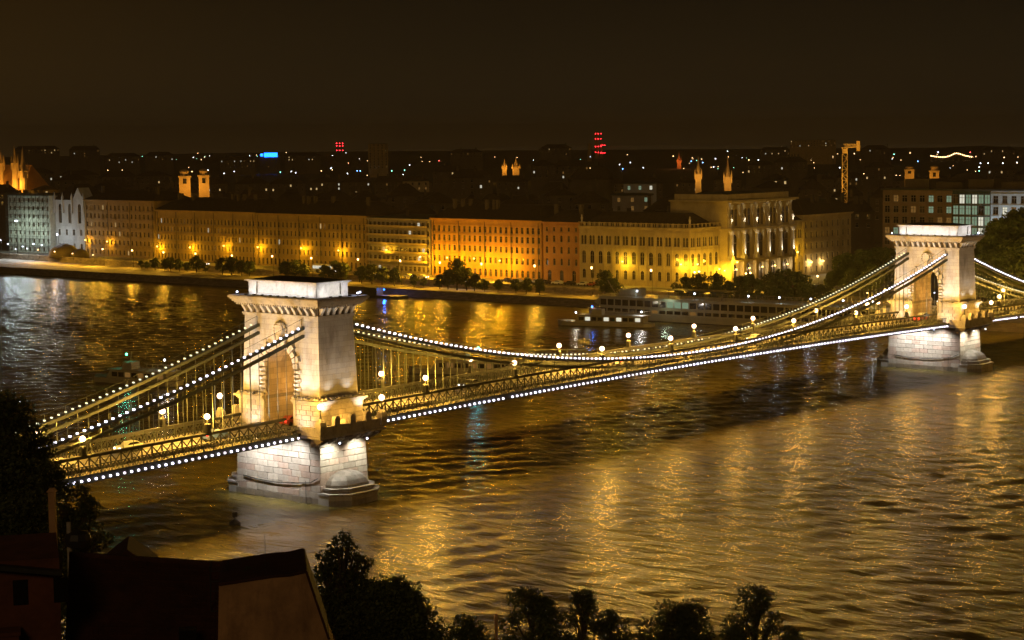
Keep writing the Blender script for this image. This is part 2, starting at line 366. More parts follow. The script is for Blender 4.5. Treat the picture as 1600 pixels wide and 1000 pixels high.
# near bank: quay strip and castle hillside
M['hill'] = mat('scrubby hillside', (.045, .05, .022), .95, .5, .15, .5, 1.5)
mb = MB(); prof = [(-188, -2), (-190, 4.4), (-222, 4.8), (-236, 9), (-255, 20), (-275, 32), (-295, 43), (-309, 51.8), (-330, 53), (-900, 55)]
yy = [-1500, -300, -200, -100, 0, 100, 300, 1500]
for (x0, z0), (x1, z1) in zip(prof[:-1], prof[1:]):
    for a, b in zip(yy[:-1], yy[1:]): mb.quad((x0, a, z0), (x1, a, z1), (x1, b, z1), (x0, b, z0))
tag(part('hillside', mb, M['hill']), kind='structure')
# far low hills on the horizon
mb = MB(); n = 60; ring = []
for i in range(n+1):
    t = R(-5)+R(100)*i/n; d = 5300; h = 9+7*math.sin(i*.55)*math.sin(i*.23+1)+4*math.sin(i*1.7)+3*math.sin(i*3.1)
    ring.append((CAM.x+d*math.cos(t), CAM.y+d*math.sin(t), max(4, h)))
for a, b in zip(ring[:-1], ring[1:]):
    c = (a[0]*.93+CAM.x*.07, a[1]*.93+CAM.y*.07, 4); d_ = (b[0]*.93+CAM.x*.07, b[1]*.93+CAM.y*.07, 4)
    mb.quad(c, d_, b, a); mb.quad(a, b, (b[0]*1.1-CAM.x*.1, b[1]*1.1-CAM.y*.1, 4), (a[0]*1.1-CAM.x*.1, a[1]*1.1-CAM.y*.1, 4))
tag(part('far_hills', mb, M['ground']), kind='structure')

# ------------------------------------------------------------------ bridge: towers
ZB, ZT = 15.75, 27.6
def tower(cx, which):
    near = cx < 0
    t = thing('bridge_tower', which, 'bridge tower', (cx, 0, 0))
    P = lambda n_, mb_, mt, par=t, sm=False: part(n_, mb_, mt, par, smooth=sm)
    # --- pier core (battered) and cutwaters
    core = MB().frustum(0, 0, -3, 9.6, 5.0, 9.15, 4.55, 8.75)
    pier = P('pier', core, M['joint'])
    bm = {}
    def block(wd, pink):
        k = (round(wd, 2), pink)
        if k not in bm:
            h = .95; g = .022; d = .34; c = .035; x0, x1, z0, z1 = -wd/2+g, wd/2-g, g, h-g
            b = MB()._add([(x0, 0, z0), (x1, 0, z0), (x1, 0, z1), (x0, 0, z1), (x0, -d+c, z0), (x1, -d+c, z0), (x1, -d+c, z1), (x0, -d+c, z1),
                           (x0+c, -d, z0+c), (x1-c, -d, z0+c), (x1-c, -d, z1-c), (x0+c, -d, z1-c)],
                          [(8, 9, 10, 11), (4, 5, 9, 8), (5, 6, 10, 9), (6, 7, 11, 10), (7, 4, 8, 11), (0, 1, 5, 4), (1, 2, 6, 5), (2, 3, 7, 6), (3, 0, 4, 7)])
            bm[k] = b.mesh('stone', M[pink])
        return bm[k]
    rs = random.Random(5 if near else 9)
    def course_face(axis, half, offs):
        for r_ in range(-1, 10):
            z = r_*.95; f_ = (z+3)/12.6
            hx = 5.0+(4.55-5.0)*f_; hy = 9.15+(8.75-9.15)*f_
            wid = 2*(hy if axis == 'w' else hx)+ (.5 if axis == 'w' else .5)
            nb = 9 if axis == 'w' else 5
            if r_ % 2: nb -= 1
            bw = wid/nb; x = -wid/2
            for i in range(nb):
                u = x+bw*(i+.5); jit = rs.uniform(-.025, .03); me_ = block(bw, 'blockw' if r_ < 1 else ('blockp' if rs.random() < .28 else 'block'))
                if axis == 'w': link('stone', me_, pier, (-hx-jit+.08, -u, z), (R(0), 0, R(-90)))
                else: link('stone', me_, pier, (u, -hy-jit+.08, z), (0, 0, 0))
    course_face('w', 0, 0); course_face('s', 0, 0)
    for sy in (-1, 1):
        def oct_(hw, reach, ch): # plan of the cutwater (x,y) pointing to sy
            return [(-hw, sy*8.8), (hw, sy*8.8), (hw, sy*(reach-ch)), (hw-ch, sy*reach), (-hw+ch, sy*reach), (-hw, sy*(reach-ch))]
        c = MB()
        for (z0, z1, hw, rc, ch) in ((-3, 1.55, 5.15, 13.4, 2.4), (1.55, 1.8, 5.35, 13.6, 2.4), (1.8, 2.3, 4.5, 12.7, 2.0), (2.3, 2.5, 4.7, 12.9, 2.0), (2.5, 2.9, 4.0, 12.1, 1.8)):
            pl = oct_(hw, rc, ch)
            if sy > 0: pl = pl[::-1]
            c.prism(pl, lambda u, v, tt: (u, v, tt), z0, z1)
        cw = P('cutwater', c, M['stone'])
        d = MB(); pl0 = oct_(4.0, 12.1, 1.8); rings = [(1, 2.9), (.90, 3.5), (.70, 4.1), (.42, 4.5), (.15, 4.7)]
        for (s0, z0), (s1, z1) in zip(rings[:-1], rings[1:]):
            for i in range(6):
                a, b = pl0[i], pl0[(i+1) % 6]
                f0 = lambda p, s_, z_: (p[0]*s_, sy*8.8+(p[1]-sy*8.8)*s_, z_)
                d.quad(f0(a, s0, z0), f0(b, s0, z0), f0(b, s1, z1), f0(a, s1, z1))
        link('cap_stone', d.mesh('cap_stone', M['capstone'], False), t)
    # mooring chain slung along the pier
    ch = MB(); pts = [(-5.3, 7.5-.85*i, 2.9-.35*math.sin(math.pi*i/14)) for i in range(15)]+[(-5.25, -7.2, 3.2), (-5.3, -8.9, 4.0)]
    ch.tube(pts, [.09]*len(pts), 5); ch.tube([(-5.35, -6.4, 3.4), (-5.35, -6.4, -.5)], [.05, .05], 5); P('mooring_chain', ch, M['irond'])
    # --- balcony slab and brackets round the pier top
    zf = 10.9
    for sy in (-1, 1):
        ya, yb = sorted((sy*7.2, sy*11.2))
        b = MB().box(-6.8, 6.8, ya, yb, zf-.35, zf); b.box(-7.0, 7.0, ya-(.2 if sy < 0 else 0), yb+(.2 if sy > 0 else 0), zf-.7, zf-.36)
        bal = P('balcony', b, M['trim'])
        for i in range(9):
            x = -6+1.5*i; q = MB().prism([(8.6, zf-.72), (11.0, zf-.72), (11.0, zf-1.1), (8.6, zf-2.2)], lambda u, v, tt: (tt, sy*u, v), x-.2, x+.2)
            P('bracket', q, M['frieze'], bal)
        pr = MB().box(-6.7, 6.7, sy*11.0-.16, sy*11.0+.16, zf, zf+.95).box(-6.8, 6.8, sy*11.0-.24, sy*11.0+.24, zf+.952, zf+1.08)
        pr.box(-6.9, -6.55, sy*7.4 if sy > 0 else sy*10.8, sy*10.8 if sy > 0 else sy*7.4, zf, zf+.95); pr.box(6.55, 6.9, sy*7.4 if sy > 0 else sy*10.8, sy*10.8 if sy > 0 else sy*7.4, zf, zf+.95)
        P('parapet', pr, M['trim'], bal)
        for x in (-3.3, 0, 3.3):      # round-topped parapet stones
            a = [(.55*math.cos(R(180)*i/8), 1.05+.55*math.sin(R(180)*i/8)) for i in range(9)]+[(-.55, 0), (.55, 0)]
            P('parapet_stone', MB().prism(a, lambda u, v, tt: (x+u, tt, zf+.9+v), sy*11.0-.35, sy*11.0+.35), M['trim'], bal)
    # under-deck ledge round the pier
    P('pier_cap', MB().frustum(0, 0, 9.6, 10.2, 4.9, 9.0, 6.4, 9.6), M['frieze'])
    # --- plinth legs
    for sy in (-1, 1):
        ya, yb = sorted((sy*3.15, sy*8.85))
        pl = MB().box(-4.45, 4.45, ya, yb, 10.2, 14.7)
        plinth = P('plinth', pl, M['stone'])
        cn = MB()
        for z0, z1, e in ((14.7, 14.95, .18), (14.95, 15.15, .38), (15.15, 15.45, .62), (15.45, 15.62, .30)):
            y0, y1 = (sy*8.85+sy*e, sy*3.15+(-sy*.0)); ya2, yb2 = sorted((y0, y1)); cn.box(-4.45-e, 4.45+e, ya2, yb2, z0, z1)
        P('plinth_cornice', cn, M['trim'], plinth)
        if sy < 0 or True:
            for r_ in range(5):        # rusticated blocks on the river side and the land side
                z0 = 10.95+r_*.75; nb = 4 if r_ % 2 == 0 else 5
                for i in range(nb):
                    bw = 8.9/nb; x = -4.45+bw*i
                    if sy < 0: P('stone', MB().frustum(x+bw/2, -8.85, z0+.03, z0+.72, bw/2-.04, .16, bw/2-.04, .16), M['block'], plinth)
                nb = 3 if r_ % 2 == 0 else 4
                for i in range(nb):
                    bw = 5.7/nb; y = ya+bw*(i+.5)
                    P('stone', MB().frustum(-4.45, y, z0+.03, z0+.72, .12, bw/2-.04, .12, bw/2-.04), M['block'], plinth)
        nt_ = 8
        for i in range(9):            # leaf ornaments along the ledge
            y = ya+.3+(yb-ya-.6)*i/8; P('ledge_ornament', MB().lathe([(.26, 15.62), (.22, 15.85), (.05, 15.98)], -4.75, y, 6), M['trim'], plinth)
        if sy < 0:
            for i in range(11):
                x = -4.3+.86*i; P('ledge_ornament', MB().lathe([(.26, 15.62), (.22, 15.85), (.05, 15.98)], x, -9.2, 6), M['trim'], plinth)
    # --- shaft with the arch
    tx = lambda z: 4.02+(3.66-4.02)*(z-ZB)/(ZT-ZB); ty = lambda z: 8.42+(8.0-8.42)*(z-ZB)/(ZT-ZB)
    zs = 19.9; ar = 3.15
    arc = [(ar*math.cos(R(180)*i/14), zs+ar*1.05*math.sin(R(180)*i/14)) for i in range(15)]   # from +y to -y
    prof_ = [(-ty(ZB), 15.6), (-ar, 15.6)]+[(y, z) for y, z in arc[::-1]]+[(ar, 15.6), (ty(ZB), 15.6), (ty(ZT), ZT), (-ty(ZT), ZT)]
    sh = MB(); n = len(prof_)
    vs = [(-tx(z), y, z) for y, z in prof_]+[(tx(z), y, z) for y, z in prof_]
    fs = [tuple(range(n)), tuple(range(n, 2*n))[::-1]]
    sh._add(vs, fs)
    sh.slot(0)
    for i in range(n):
        j = (i+1) % n; inside = 1 <= i <= 16
        sh.slot(1 if inside else 0)._add([vs[i], vs[j], vs[n+j], vs[n+i]], [(0, 3, 2, 1)])
    shaft = P('shaft', sh, [M['stone'], M['stone_in']])
    # passage lining down to the road
    for sy in (-1, 1):
        P('passage_wall', MB().box(-4.3, 4.3, *(sorted((sy*3.03, sy*3.148))), 10.95, 15.9), M['stone_in'])
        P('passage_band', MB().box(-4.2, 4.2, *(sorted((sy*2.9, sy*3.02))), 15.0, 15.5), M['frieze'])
    # arch surround: toothed jamb stones and voussoirs on both faces
    for sx_ in ((-1, 1) if near else (-1,)):
        for sy in (-1, 1):
            for i in range(6):
                z0 = 15.95+i*.66; L_ = 1.35 if i % 2 else .95
                xo_ = tx(z0); yc = sy*(ar+L_/2); jb = MB()
                jb.prism([(-L_/2, z0+.05), (L_/2, z0+.05), (L_/2, z0+.60), (-L_/2, z0+.60)], lambda u, v, tt: (sx_*tt, yc+u, v), xo_-.2, xo_+.22)
                V8 = [(sx_*(xo_+.22), yc+u, v) for u, v in ((-L_/2, z0+.05), (L_/2, z0+.05), (L_/2, z0+.60), (-L_/2, z0+.60))]+[(sx_*(xo_+.62), yc+u*.45, z0+v) for u, v in ((-L_/2, .30), (L_/2, .30), (L_/2, .46), (-L_/2, .46))]
                jb._add(V8, [(4, 5, 6, 7), (0, 1, 5, 4), (1, 2, 6, 5), (2, 3, 7, 6), (3, 0, 4, 7)]); P('jamb_stone', jb, M['trim'], shaft)
        nv = 13
        for i in range(nv):
            a0, a1 = R(180)*i/nv+.025, R(180)*(i+1)/nv-.025; ro = (4.55 if i % 2 else 4.05); ro = 4.9 if i == nv//2 else ro
            ri = ar+.01
            pts = [(ri*math.cos(a0), ri*1.05*math.sin(a0)), (ro*math.cos(a0), ro*1.03*math.sin(a0)), (ro*math.cos(a1), ro*1.03*math.sin(a1)), (ri*math.cos(a1), ri*1.05*math.sin(a1))]
            xo = tx(21.5)
            P('voussoir', MB().prism([(y, zs+z) for y, z in pts], lambda u, v, tt: (sx_*tt, u, v), xo-.3, xo+.55), M['trim'], shaft)
    # crest above the arch
    cr_ = MB(); xo = tx(25.6)
    sp = [(-.75, .9), (.75, .9), (.8, 0), (.45, -.75), (0, -1.15), (-.45, -.75), (-.8, 0)]
    cr_.prism([(y, 25.5+z) for y, z in sp], lambda u, v, tt: (-tt, u, v), xo-.2, xo+.55)
    for s_ in (-1, 1):
        for i in range(7):
            a = R(-60)+R(150)*i/6; cr_.ball((-xo-.22, s_*(1.15*math.cos(a*.9)+.12), 25.5+1.15*math.sin(a)), .27, 6, 4)
    cr_.lathe([(.5, 26.45), (.62, 26.7), (.35, 26.9), (.12, 27.1)], -xo-.15, 0, 7)
    P('crest', cr_, M['trim'], shaft)
    # --- entablature
    e = MB()
    for z0, z1, a in ((27.6, 27.85, .22), (27.85, 28.05, .30)): e.box(-3.66-a, 3.66+a, -8.0-a, 8.0+a, z0, z1)
    P('architrave', e, M['trim'])
    P('frieze', MB().box(-3.72, 3.72, -8.06, 8.06, 28.05, 29.25), M['friezed'])
    def bracket(mb_, sx2, sy2, ox, oy, nx_, ny_):
        pass
    brm = MB().prism([(0, 28.12), (.28, 28.12), (.40, 28.5), (.72, 28.9), (.95, 29.22), (0, 29.22)], lambda u, v, tt: (tt, -u, v), -.26, .26).mesh('cornice_bracket', M['trim'])
    for i in range(12):
        y = -7.5+15*i/11; link('cornice_bracket', brm, t, (-3.7, y, 0), (0, 0, R(-90))); link('cornice_bracket', brm, t, (3.7, y, 0), (0, 0, R(90)))
    for i in range(6):
        x = -3.2+6.4*i/5; link('cornice_bracket', brm, t, (x, -8.03, 0))
    dm = MB().box(-.11, .11, -.14, .14, 29.27, 29.48).mesh('dentil', M['trim'])
    c = MB()
    for z0, z1, a in ((29.25, 29.27, 1.0), (29.5, 29.75, 1.12), (29.75, 30.1, 1.4), (30.1, 30.32, 1.62), (30.32, 30.6, 1.82), (30.6, 30.72, 1.7)):
        c.box(-3.66-a, 3.66+a, -8.0-a, 8.0+a, z0, z1)
    c.box(-3.66-.75, 3.66+.75, -8.75, 8.75, 29.27, 29.5)
    cor = P('cornice', c, M['trim'])
    for i in range(34): link('dentil', dm, cor, (-3.66-.93, -8.6+17.2*i/33, 0))
    for i in range(16): link('dentil', dm, cor, (-4.2+8.4*i/15, -8.93, 0))
    at = MB().box(-3.0, 3.0, -7.1, 7.1, 30.72, 32.70); P('attic', at, M['trim'])
    for sx2 in (-1, 1):
        for sy in (-1, 1):
            P('attic_pilaster', MB().box(*sorted((sx2*1.9, sx2*3.3)), *sorted((sy*5.7, sy*7.4)), 30.72, 32.70), M['trim'])
    P('attic_cap', MB().box(-3.5, 3.5, -7.6, 7.6, 32.702, 32.88).box(-3.75, 3.75, -7.85, 7.85, 32.882, 33.05).box(-3.25, 3.25, -7.35, 7.35, 30.721, 31.0), M['trim'])
    P('attic_roof', MB().frustum(0, 0, 33.052, 33.5, 3.3, 7.4, .6, 4.5), M['irond'])
    # --- floodlights on the tower
    lens = MB().box(-.16, .16, -.12, .12, -.1, .12)
    fxm = MB().box(-.2, .2, -.16, .16, -.16, .02).bar((0, 0, -.16), (0, 0, -.3), .06).mesh('floodlight', M['irond'])
    bulb = MB().ball((0, 0, .12), .15, 6, 4).mesh('lamp_glass', M['globew'])
    def flood(p, watts, col=COOL, aim=None, spot=120, visible=True):
        o = link('floodlight', fxm, t, p)
        if visible: link('lamp_glass', bulb, o)
        plight(t, (p[0], p[1], p[2]+.15), watts, col, .12, 'SPOT' if aim else 'POINT', aim, spot)
    for y in (-6.2, -4.4, -2.6, -.8, .9, 2.7, 4.5, 6.3):
        flood((-4.9, y, 30.95), 52, COOL, (-2.6, y, 32.4), 150, False)
    for x in (-2, 0, 2): flood((x, -9.1, 30.95), 62, COOL, (x, -6.6, 32.4), 150, False)
    for x, y in ((-4.6, 8.6), (4.9, -8.4), (3.6, -9.2)): flood((x, y, 31.0), 12, (.6, .65, 1), None)
    for sy in (-1, 1):
        for y in (4.6, 7.4):
            flood((-5.35, sy*y, 15.9), 70, (1, .97, .9), (-3.9, sy*y*.93, 22), 120, False)
    for x in (-2.4, 1.8): flood((x, -9.75, 15.9), 50, (1, .97, .9), (x, -8.1, 22), 120, False)
    plight(t, (-16, -6.6, 11.6), 3000, (.93, .96, 1.0), .2, 'SPOT', (-4, -4.0, 24.0), 62, .9)
    plight(t, (-16, 6.6, 11.6), 3000, (.93, .96, 1.0), .2, 'SPOT', (-4, 4.0, 24.0), 62, .9)
    for x in (-4.5, 4.5): plight(t, (x, -10.5, 12.1), 520, (.93, .96, 1.0), .2, 'SPOT', (x*.3, -8.1, 24), 70, .9)
    for q in ((-16, -6.6, 11.5), (-16, 6.6, 11.5), (-4.5, -10.5, 12.0), (4.5, -10.5, 12.0), (0, -10.6, 11.8)): link('floodlight', fxm, t, q)
    for sy in (-1, 1):   # projectors on the footway that light the legs
        flood((-7.6, sy*5.6, 11.5), 150, (1, .95, .85), (-4.4, sy*5.8, 13.2), 110, False)
    # pier lights under the deck
    for y in (-4.5, .5, 5.0): flood((-8.6, y, 9.6), 720, (1, .97, .95), (-4.9, y, 4.2), 120)
    for x in (-3.2, 2.6): flood((x, -11.6, 9.2), 560, (1, .95, .78), (x, -8.9, 5.6), 120)
    # warm light in the passage and on the river side of the plinth
    plight(t, (0, 0, 16.8), 130, (1, .48, .10), .3); link('lamp_glass', bulb, t, (0, 0, 17.2))
    plight(t, (0, -10.6, 12.0), 170, (1, .50, .08), .3)
    return t
tower(-101, 'floodlit stone bridge tower nearest the dark rooftops, its whole pier showing')
tower(101, 'floodlit stone bridge tower beside the far park trees')

# ------------------------------------------------------------------ bridge: deck
def hroad(x):
    a = abs(x)
    return 11.3+(1.05*(1-(a/101)**2) if a < 101 else -.021*(a-101))
def slope(x): return math.atan((hroad(x+.5)-hroad(x-.5)))
deck = thing('bridge_deck', 'long iron bridge deck with lattice railings and a row of white bulbs', 'bridge', (0, 0, 0))
XS = [x for x in np.arange(-192, 192.1, 3.2)]
def strip(name, y0, y1, dz0, dz1, mt, par=deck, rng=None):
    mb_ = MB(); xs_ = [x for x in XS if (rng is None or rng[0] <= x <= rng[1])]
    vs = []; fs = []
    for x in xs_:
        h = hroad(x); vs += [(x, y0, h+dz0), (x, y1, h+dz0), (x, y1, h+dz1), (x, y0, h+dz1)]
    for k in range(len(xs_)-1):
        a = 4*k; b = a+4
        for i in range(4):
            j = (i+1) % 4; fs.append((a+i, b+i, b+j, a+j))
    fs += [(0, 1, 2, 3), tuple(len(vs)-4+i for i in (3, 2, 1, 0))]
    mb_._add(vs, fs); return part(name, mb_, mt, par)
strip('roadway', -2.95, 2.95, -.35, 0, M['road'])
for s in (-1, 1):
    a, b = sorted((s*2.96, s*4.5)); strip('verge', a, b, -.3, .12, M['walk'])
    a, b = sorted((s*5.3, s*7.25)); 
    for rg in ((-192, -107.5), (-94.5, 94.5), (107.5, 192)):
        strip('footway', a, b, -.45, -.2, M['walk'], rng=rg)
        a2, b2 = sorted((s*7.22, s*7.5)); strip('fascia', a2, b2, -1.25, -.15, M['iron'], rng=rg)
        a2, b2 = sorted((s*7.3, s*7.42)); strip('handrail', a2, b2, .92, 1.04, M['iron'], rng=rg)
        a2, b2 = sorted((s*4.65, s*5.15)); strip('girder_top_chord', a2, b2, 1.55, 1.95, M['irond'], rng=rg)
        a2, b2 = sorted((s*4.65, s*5.15)); strip('girder_bottom_chord', a2, b2, -.75, -.3, M['irond'], rng=rg)
    a2, b2 = sorted((s*6.0, s*6.3)); strip('floor_beam', a2, b2, -1.2, -.5, M['irond'])
mb = MB()
for x in np.arange(-190, 190, 3.6):
    h = hroad(x); mb.bar((x, -7.2, h-.75), (x, 7.2, h-.75), .25, .55)
o = part('cross_beams', mb, M['irond'], deck); o['kind'] = 'stuff'
mb = MB()
for x in np.arange(-188, 188, 6.0):
    h = hroad(x)+.006; mb.bar((x, 0, h), (x+3, 0, hroad(x+3)+.006), .14, .004)
part('road_marking', mb, M['mark'], deck)
SEG = 1.8
pm = MB().bar((-.86, 0, -.28), (.86, 0, 1.53), .09, .13).bar((-.86, .12, 1.53), (.86, .12, -.28), .09, .13).bar((-.9, .06, -.3), (-.9, .06, 1.55), .16, .16).mesh('girder_panel', M['irond'])
rm = MB()
for k in range(3):
    u = -.9+.6*k; rm.bar((u, 0, -.18), (u+.6, 0, .93), .05, .06).bar((u+.6, .05, -.18), (u, .05, .93), .05, .06)
rm.bar((-.9, .02, -.2), (-.9, .02, .95), .09, .09); rm = rm.mesh('railing_panel', M['iron'])
for x in np.arange(-190.8, 191, SEG):
    if 93.5 < abs(x) < 108.5: continue
    for s in (-1, 1):
        link('girder_panel', pm, deck, (x, s*4.9, hroad(x)), (0, -slope(x), 0))
        if abs(x) < 160: link('railing_panel', rm, deck, (x, s*7.36, hroad(x)), (0, -slope(x), 0))
BMS = [MB().ball((0, 0, 0), .145, 8, 6).box(-.1, .1, .02, .2, -.14, .14).mesh('edge_bulb', M[k_]) for k_ in ('led', 'led', 'led2', 'led3')]
for rg in ((-158, -107.9), (-93.2, 93.4), (108.3, 150)):
    for x in np.arange(rg[0], rg[1], 1.2):
        if random.random() < .012: continue
        link('edge_bulb', random.choice(BMS), deck, (x, -7.68, hroad(x)-.85))
# abutments
for s, lb in ((-1, 'dark stone abutment where the bridge meets the near bank'), (1, 'stone abutment where the bridge meets the far quay')):
    mb = MB().box(*sorted((s*186, s*215)), -8.2, 8.2, -3, 9.2).box(*sorted((s*187, s*200)), -9.0, 9.0, 2.2, 8.6)
    mb.prism([(186, 9.21), (215, 9.21), (215, 9.3), (186, 9.4)], lambda u, v, tt: (s*u, tt, v), -5, 5)
    tag(part('abutment', mb, M['stone']), lb, 'abutment')

# ------------------------------------------------------------------ bridge: chains
def zmain(x): return 13.3+.00143*x*x
def zside(d): return 26.5-.315*d+.00126*d*d
def chain(label, x0, x1, zfun, sy, led, hang_lim):
    y = sy*4.9
    t = thing('suspension_chain', label, 'bridge chain', (x0, y, zfun(x0)))
    n = max(2, round(abs(x1-x0)/3.6)); xs_ = np.linspace(x0, x1, n+1)
    for tier, dz in ((0, -.35), (1, -1.55)):
        off = 0 if tier == 0 else .5
        for a, b in zip(xs_[:-1], xs_[1:]):
            p = Vector((a, y, zfun(a)+dz)); q = Vector((b, y, zfun(b)+dz)); L_ = (q-p).length; key = round(L_, 1)
            if key not in LINKS:
                lk = MB()
                for o_ in (-.2, 0, .2): lk.box(-key/2-.1, key/2+.1, o_-.05, o_+.05, -.21, .21)
                lk.tube([(key/2, -.3, 0), (key/2, .3, 0)], [.27, .27], 8); LINKS[key] = lk.mesh('chain_link', M['iron'])
            mid = (p+q)/2; link('chain_link', LINKS[key], t, mid, (0, -math.atan2(q.z-p.z, q.x-p.x), 0), True)
    # hangers from alternate tiers
    nh = max(2, round(abs(x1-x0)/1.8))
    for i in range(1, nh):
        x = x0+(x1-x0)*i/nh; zt_ = zfun(x)-(.5 if i % 2 else 1.7); zb_ = hroad(x)+1.9
        if zt_-zb_ < .25 or abs(x) > 170: continue
        hm = MB().tube([(0, 0, 0), (0, 0, zt_-zb_)], [.055, .055], 6).mesh('hanger', M['iron'])
        link('hanger', hm, t, (x, y, zb_), world=True)
        if i % 2 == 0 and False: pass
    # wire rail along the top of the chain
    rl = MB(); top = [(x, y+.25, zfun(x)+1.0) for x in np.linspace(x0, x1, n+1)]
    for a, b in zip(top[:-1], top[1:]): rl.bar(a, b, .04)
    for a in top[::1]: rl.bar((a[0], a[1], a[2]-1.1), a, .05)
    part('chain_rail', rl, M['iron'], t, world=True)
    nl = int(abs(x1-x0)/1.2)
    for i in range(1, nl):
        x = x0+(x1-x0)*i/nl
        if abs(x) > 165: continue
        link('chain_bulb', random.choice(CBS) if led else CBN, t, (x, y-.36 if led else y+.40, zfun(x)+(.05 if led else .12)), world=True)
    return t
LINKS = {}
CBS = [MB().ball((0, 0, 0), .145, 8, 6).box(-.1, .1, .02, .25, -.12, .1).mesh('chain_bulb', M[k_]) for k_ in ('led', 'led', 'led2', 'led3')]
CBN = MB().ball((0, 0, 0), .12, 6, 4).box(-.1, .1, -.25, -.02, -.1, .08).mesh('chain_bulb', M['ledn'])
chain('bright bulb-lined chain sagging between the two towers, on the downstream side', -97.2, 97.2, zmain, -1, True, 0)
chain('dimmer chain sagging between the two towers, on the upstream side', -97.2, 97.2, zmain, 1, False, 0)
chain('bright bulb-lined chain climbing from the near bank trees to the near tower', -104.8, -188, lambda x: zside(-104.8-x), -1, True, 0)
chain('dimmer chain climbing from the near bank to the near tower, upstream side', -104.8, -188, lambda x: zside(-104.8-x), 1, False, 0)
chain('bulb-lined chain falling from the far tower to the far bank', 104.8, 188, lambda x: zside(x-104.8), -1, True, 0)
chain('dim upstream chain falling from the far tower to the far bank', 104.8, 188, lambda x: zside(x-104.8), 1, False, 0)

# ------------------------------------------------------------------ bridge lamps
def make_lamp():
    t = thing('bridge_lamp', '', 'street lamp')
    part('pedestal', MB().frustum(0, 0, 0, .25, .42, .42, .42, .42).frustum(0, 0, .25, 1.15, .33, .33, .27, .27).frustum(0, 0, 1.15, 1.3, .36, .36, .30, .30), M['irond'], t)
    part('post', MB().lathe([(.13, 1.3), (.09, 1.5), (.06, 1.6), (.10, 1.75), (.05, 2.0)], 0, 0, 8), M['irond'], t)
    link('globe', MB().ball((0, 0, 2.30), .42, 14, 9).mesh('globe', M['globe'], True), t)
    plight(t, (0, 0, 2.30), 4100, WARM, .38)
    return freeze(t)
def make_corner_lamp():
    t = thing('balcony_lamp', '', 'street lamp')
    part('pedestal', MB().box(-.55, .55, -.55, .55, 0, 1.3).frustum(0, 0, 1.3, 1.9, .62, .62, .50, .50).frustum(0, 0, 1.9, 2.35, .42, .42, .22, .22), M['trim'], t)
    part('post', MB().lathe([(.22, 2.35), (.12, 2.7), (.07, 3.4), (.12, 3.5), (.05, 3.8)], 0, 0, 8), M['irond'], t)
    link('globe', MB().ball((0, 0, 4.15), .44, 14, 9).mesh('globe', M['globe'], True), t)
    plight(t, (0, 0, 4.15), 420, WARM, .4)
    return freeze(t)
lamp0 = make_lamp(); clamp0 = make_corner_lamp(); first = [True, True]
def put(proto, idx, loc, rotz, label, group):
    if first[idx]:
        first[idx] = False; proto.location = loc; proto.rotation_euler = (0, 0, rotz); proto['label'] = label; proto['group'] = group
    else: clone(proto, loc, rotz, label, group)
MX = [-78, -55.8, -31.5, -10.5, 11.2, 32.4, 57, 79]
for s, nm in ((-1, 'downstream'), (1, 'upstream')):
    for i, x in enumerate(MX):
        put(lamp0, 0, (x, s*4.9, hroad(x)+1.95), 0, f'{nth(i+1)} globe lamp after the near tower along the {nm} girder of the bridge', 'globe lamps on the bridge girders')
    for i, x in enumerate((-124, -146, -168)):
        put(lamp0, 0, (x, s*4.9, hroad(x)+1.95), 0, f'{nth(i+1)} globe lamp landward of the near tower, {nm} girder', 'globe lamps on the bridge girders')
    for i, x in enumerate((124, 146, 168)):
        put(lamp0, 0, (x, s*4.9, hroad(x)+1.95), 0, f'{nth(i+1)} globe lamp beyond the far tower, {nm} girder', 'globe lamps on the bridge girders')
    for cx, tw in ((-101, 'near'), (101, 'far')):
        for dx, sd_ in ((-6.5, 'landward' if cx < 0 else 'midspan'), (6.5, 'midspan' if cx < 0 else 'landward')):
            put(clamp0, 1, (cx+dx, s*11.0, 10.9+.02), 0, f'stone lamp pedestal with globe at the {tw} tower balcony, {nm} {sd_} corner', 'globe lamps on the tower balconies')
# ------------------------------------------------------------------ waterfront buildings
def plaster(name, col, var=.18): return mat(name, col, .85, var, .25, .3, 3, dirt=tuple(c*.5 for c in col), dscale=.12)
M['p_ochre'] = plaster('ochre plaster', (.36, .25, .085)); M['p_cream'] = plaster('cream plaster', (.42, .33, .17)); M['p_tan'] = plaster('tan plaster', (.32, .225, .09))
M['p_orange'] = plaster('terracotta plaster', (.46, .25, .06)); M['p_grey'] = plaster('grey concrete', (.30, .27, .22)); M['p_stone'] = plaster('academy limestone', (.42, .34, .17))
M['p_dark'] = plaster('soot-dark plaster', (.09, .072, .05)); M['p_white'] = plaster('pale grey render', (.42, .43, .41)); M['p_brick'] = plaster('reddish plaster', (.42, .21, .07))  # p_dark: very dark tone that keeps the far city blocks black
M['roof'] = mat('dark roof tiles', (.045, .032, .025), .85, .35, .8, .5, 3)
M['roofg'] = mat('patinated roof sheet', (.06, .065, .055), .6, .3, .4)
M['frame'] = mat('window frame paint', (.25, .21, .15), .6, .2)
M['glass'] = mat('dark window glass', (.012, .011, .010), .12, .3, .3, spec=.6)
M['blind'] = mat('drawn blind behind glass', (.06, .048, .03), .5, .3, .5); M['w_warm'] = emit('warm lit window', (1, .68, .28), .8, False); M['w_white'] = emit('white lit window', (.95, .92, .72), .8, False)
M['w_dim'] = emit('dim lit window', (1, .50, .12), .16, False); M['w_green'] = emit('greenish lit window', (.55, .80, .52), .32, False)
WM = {}
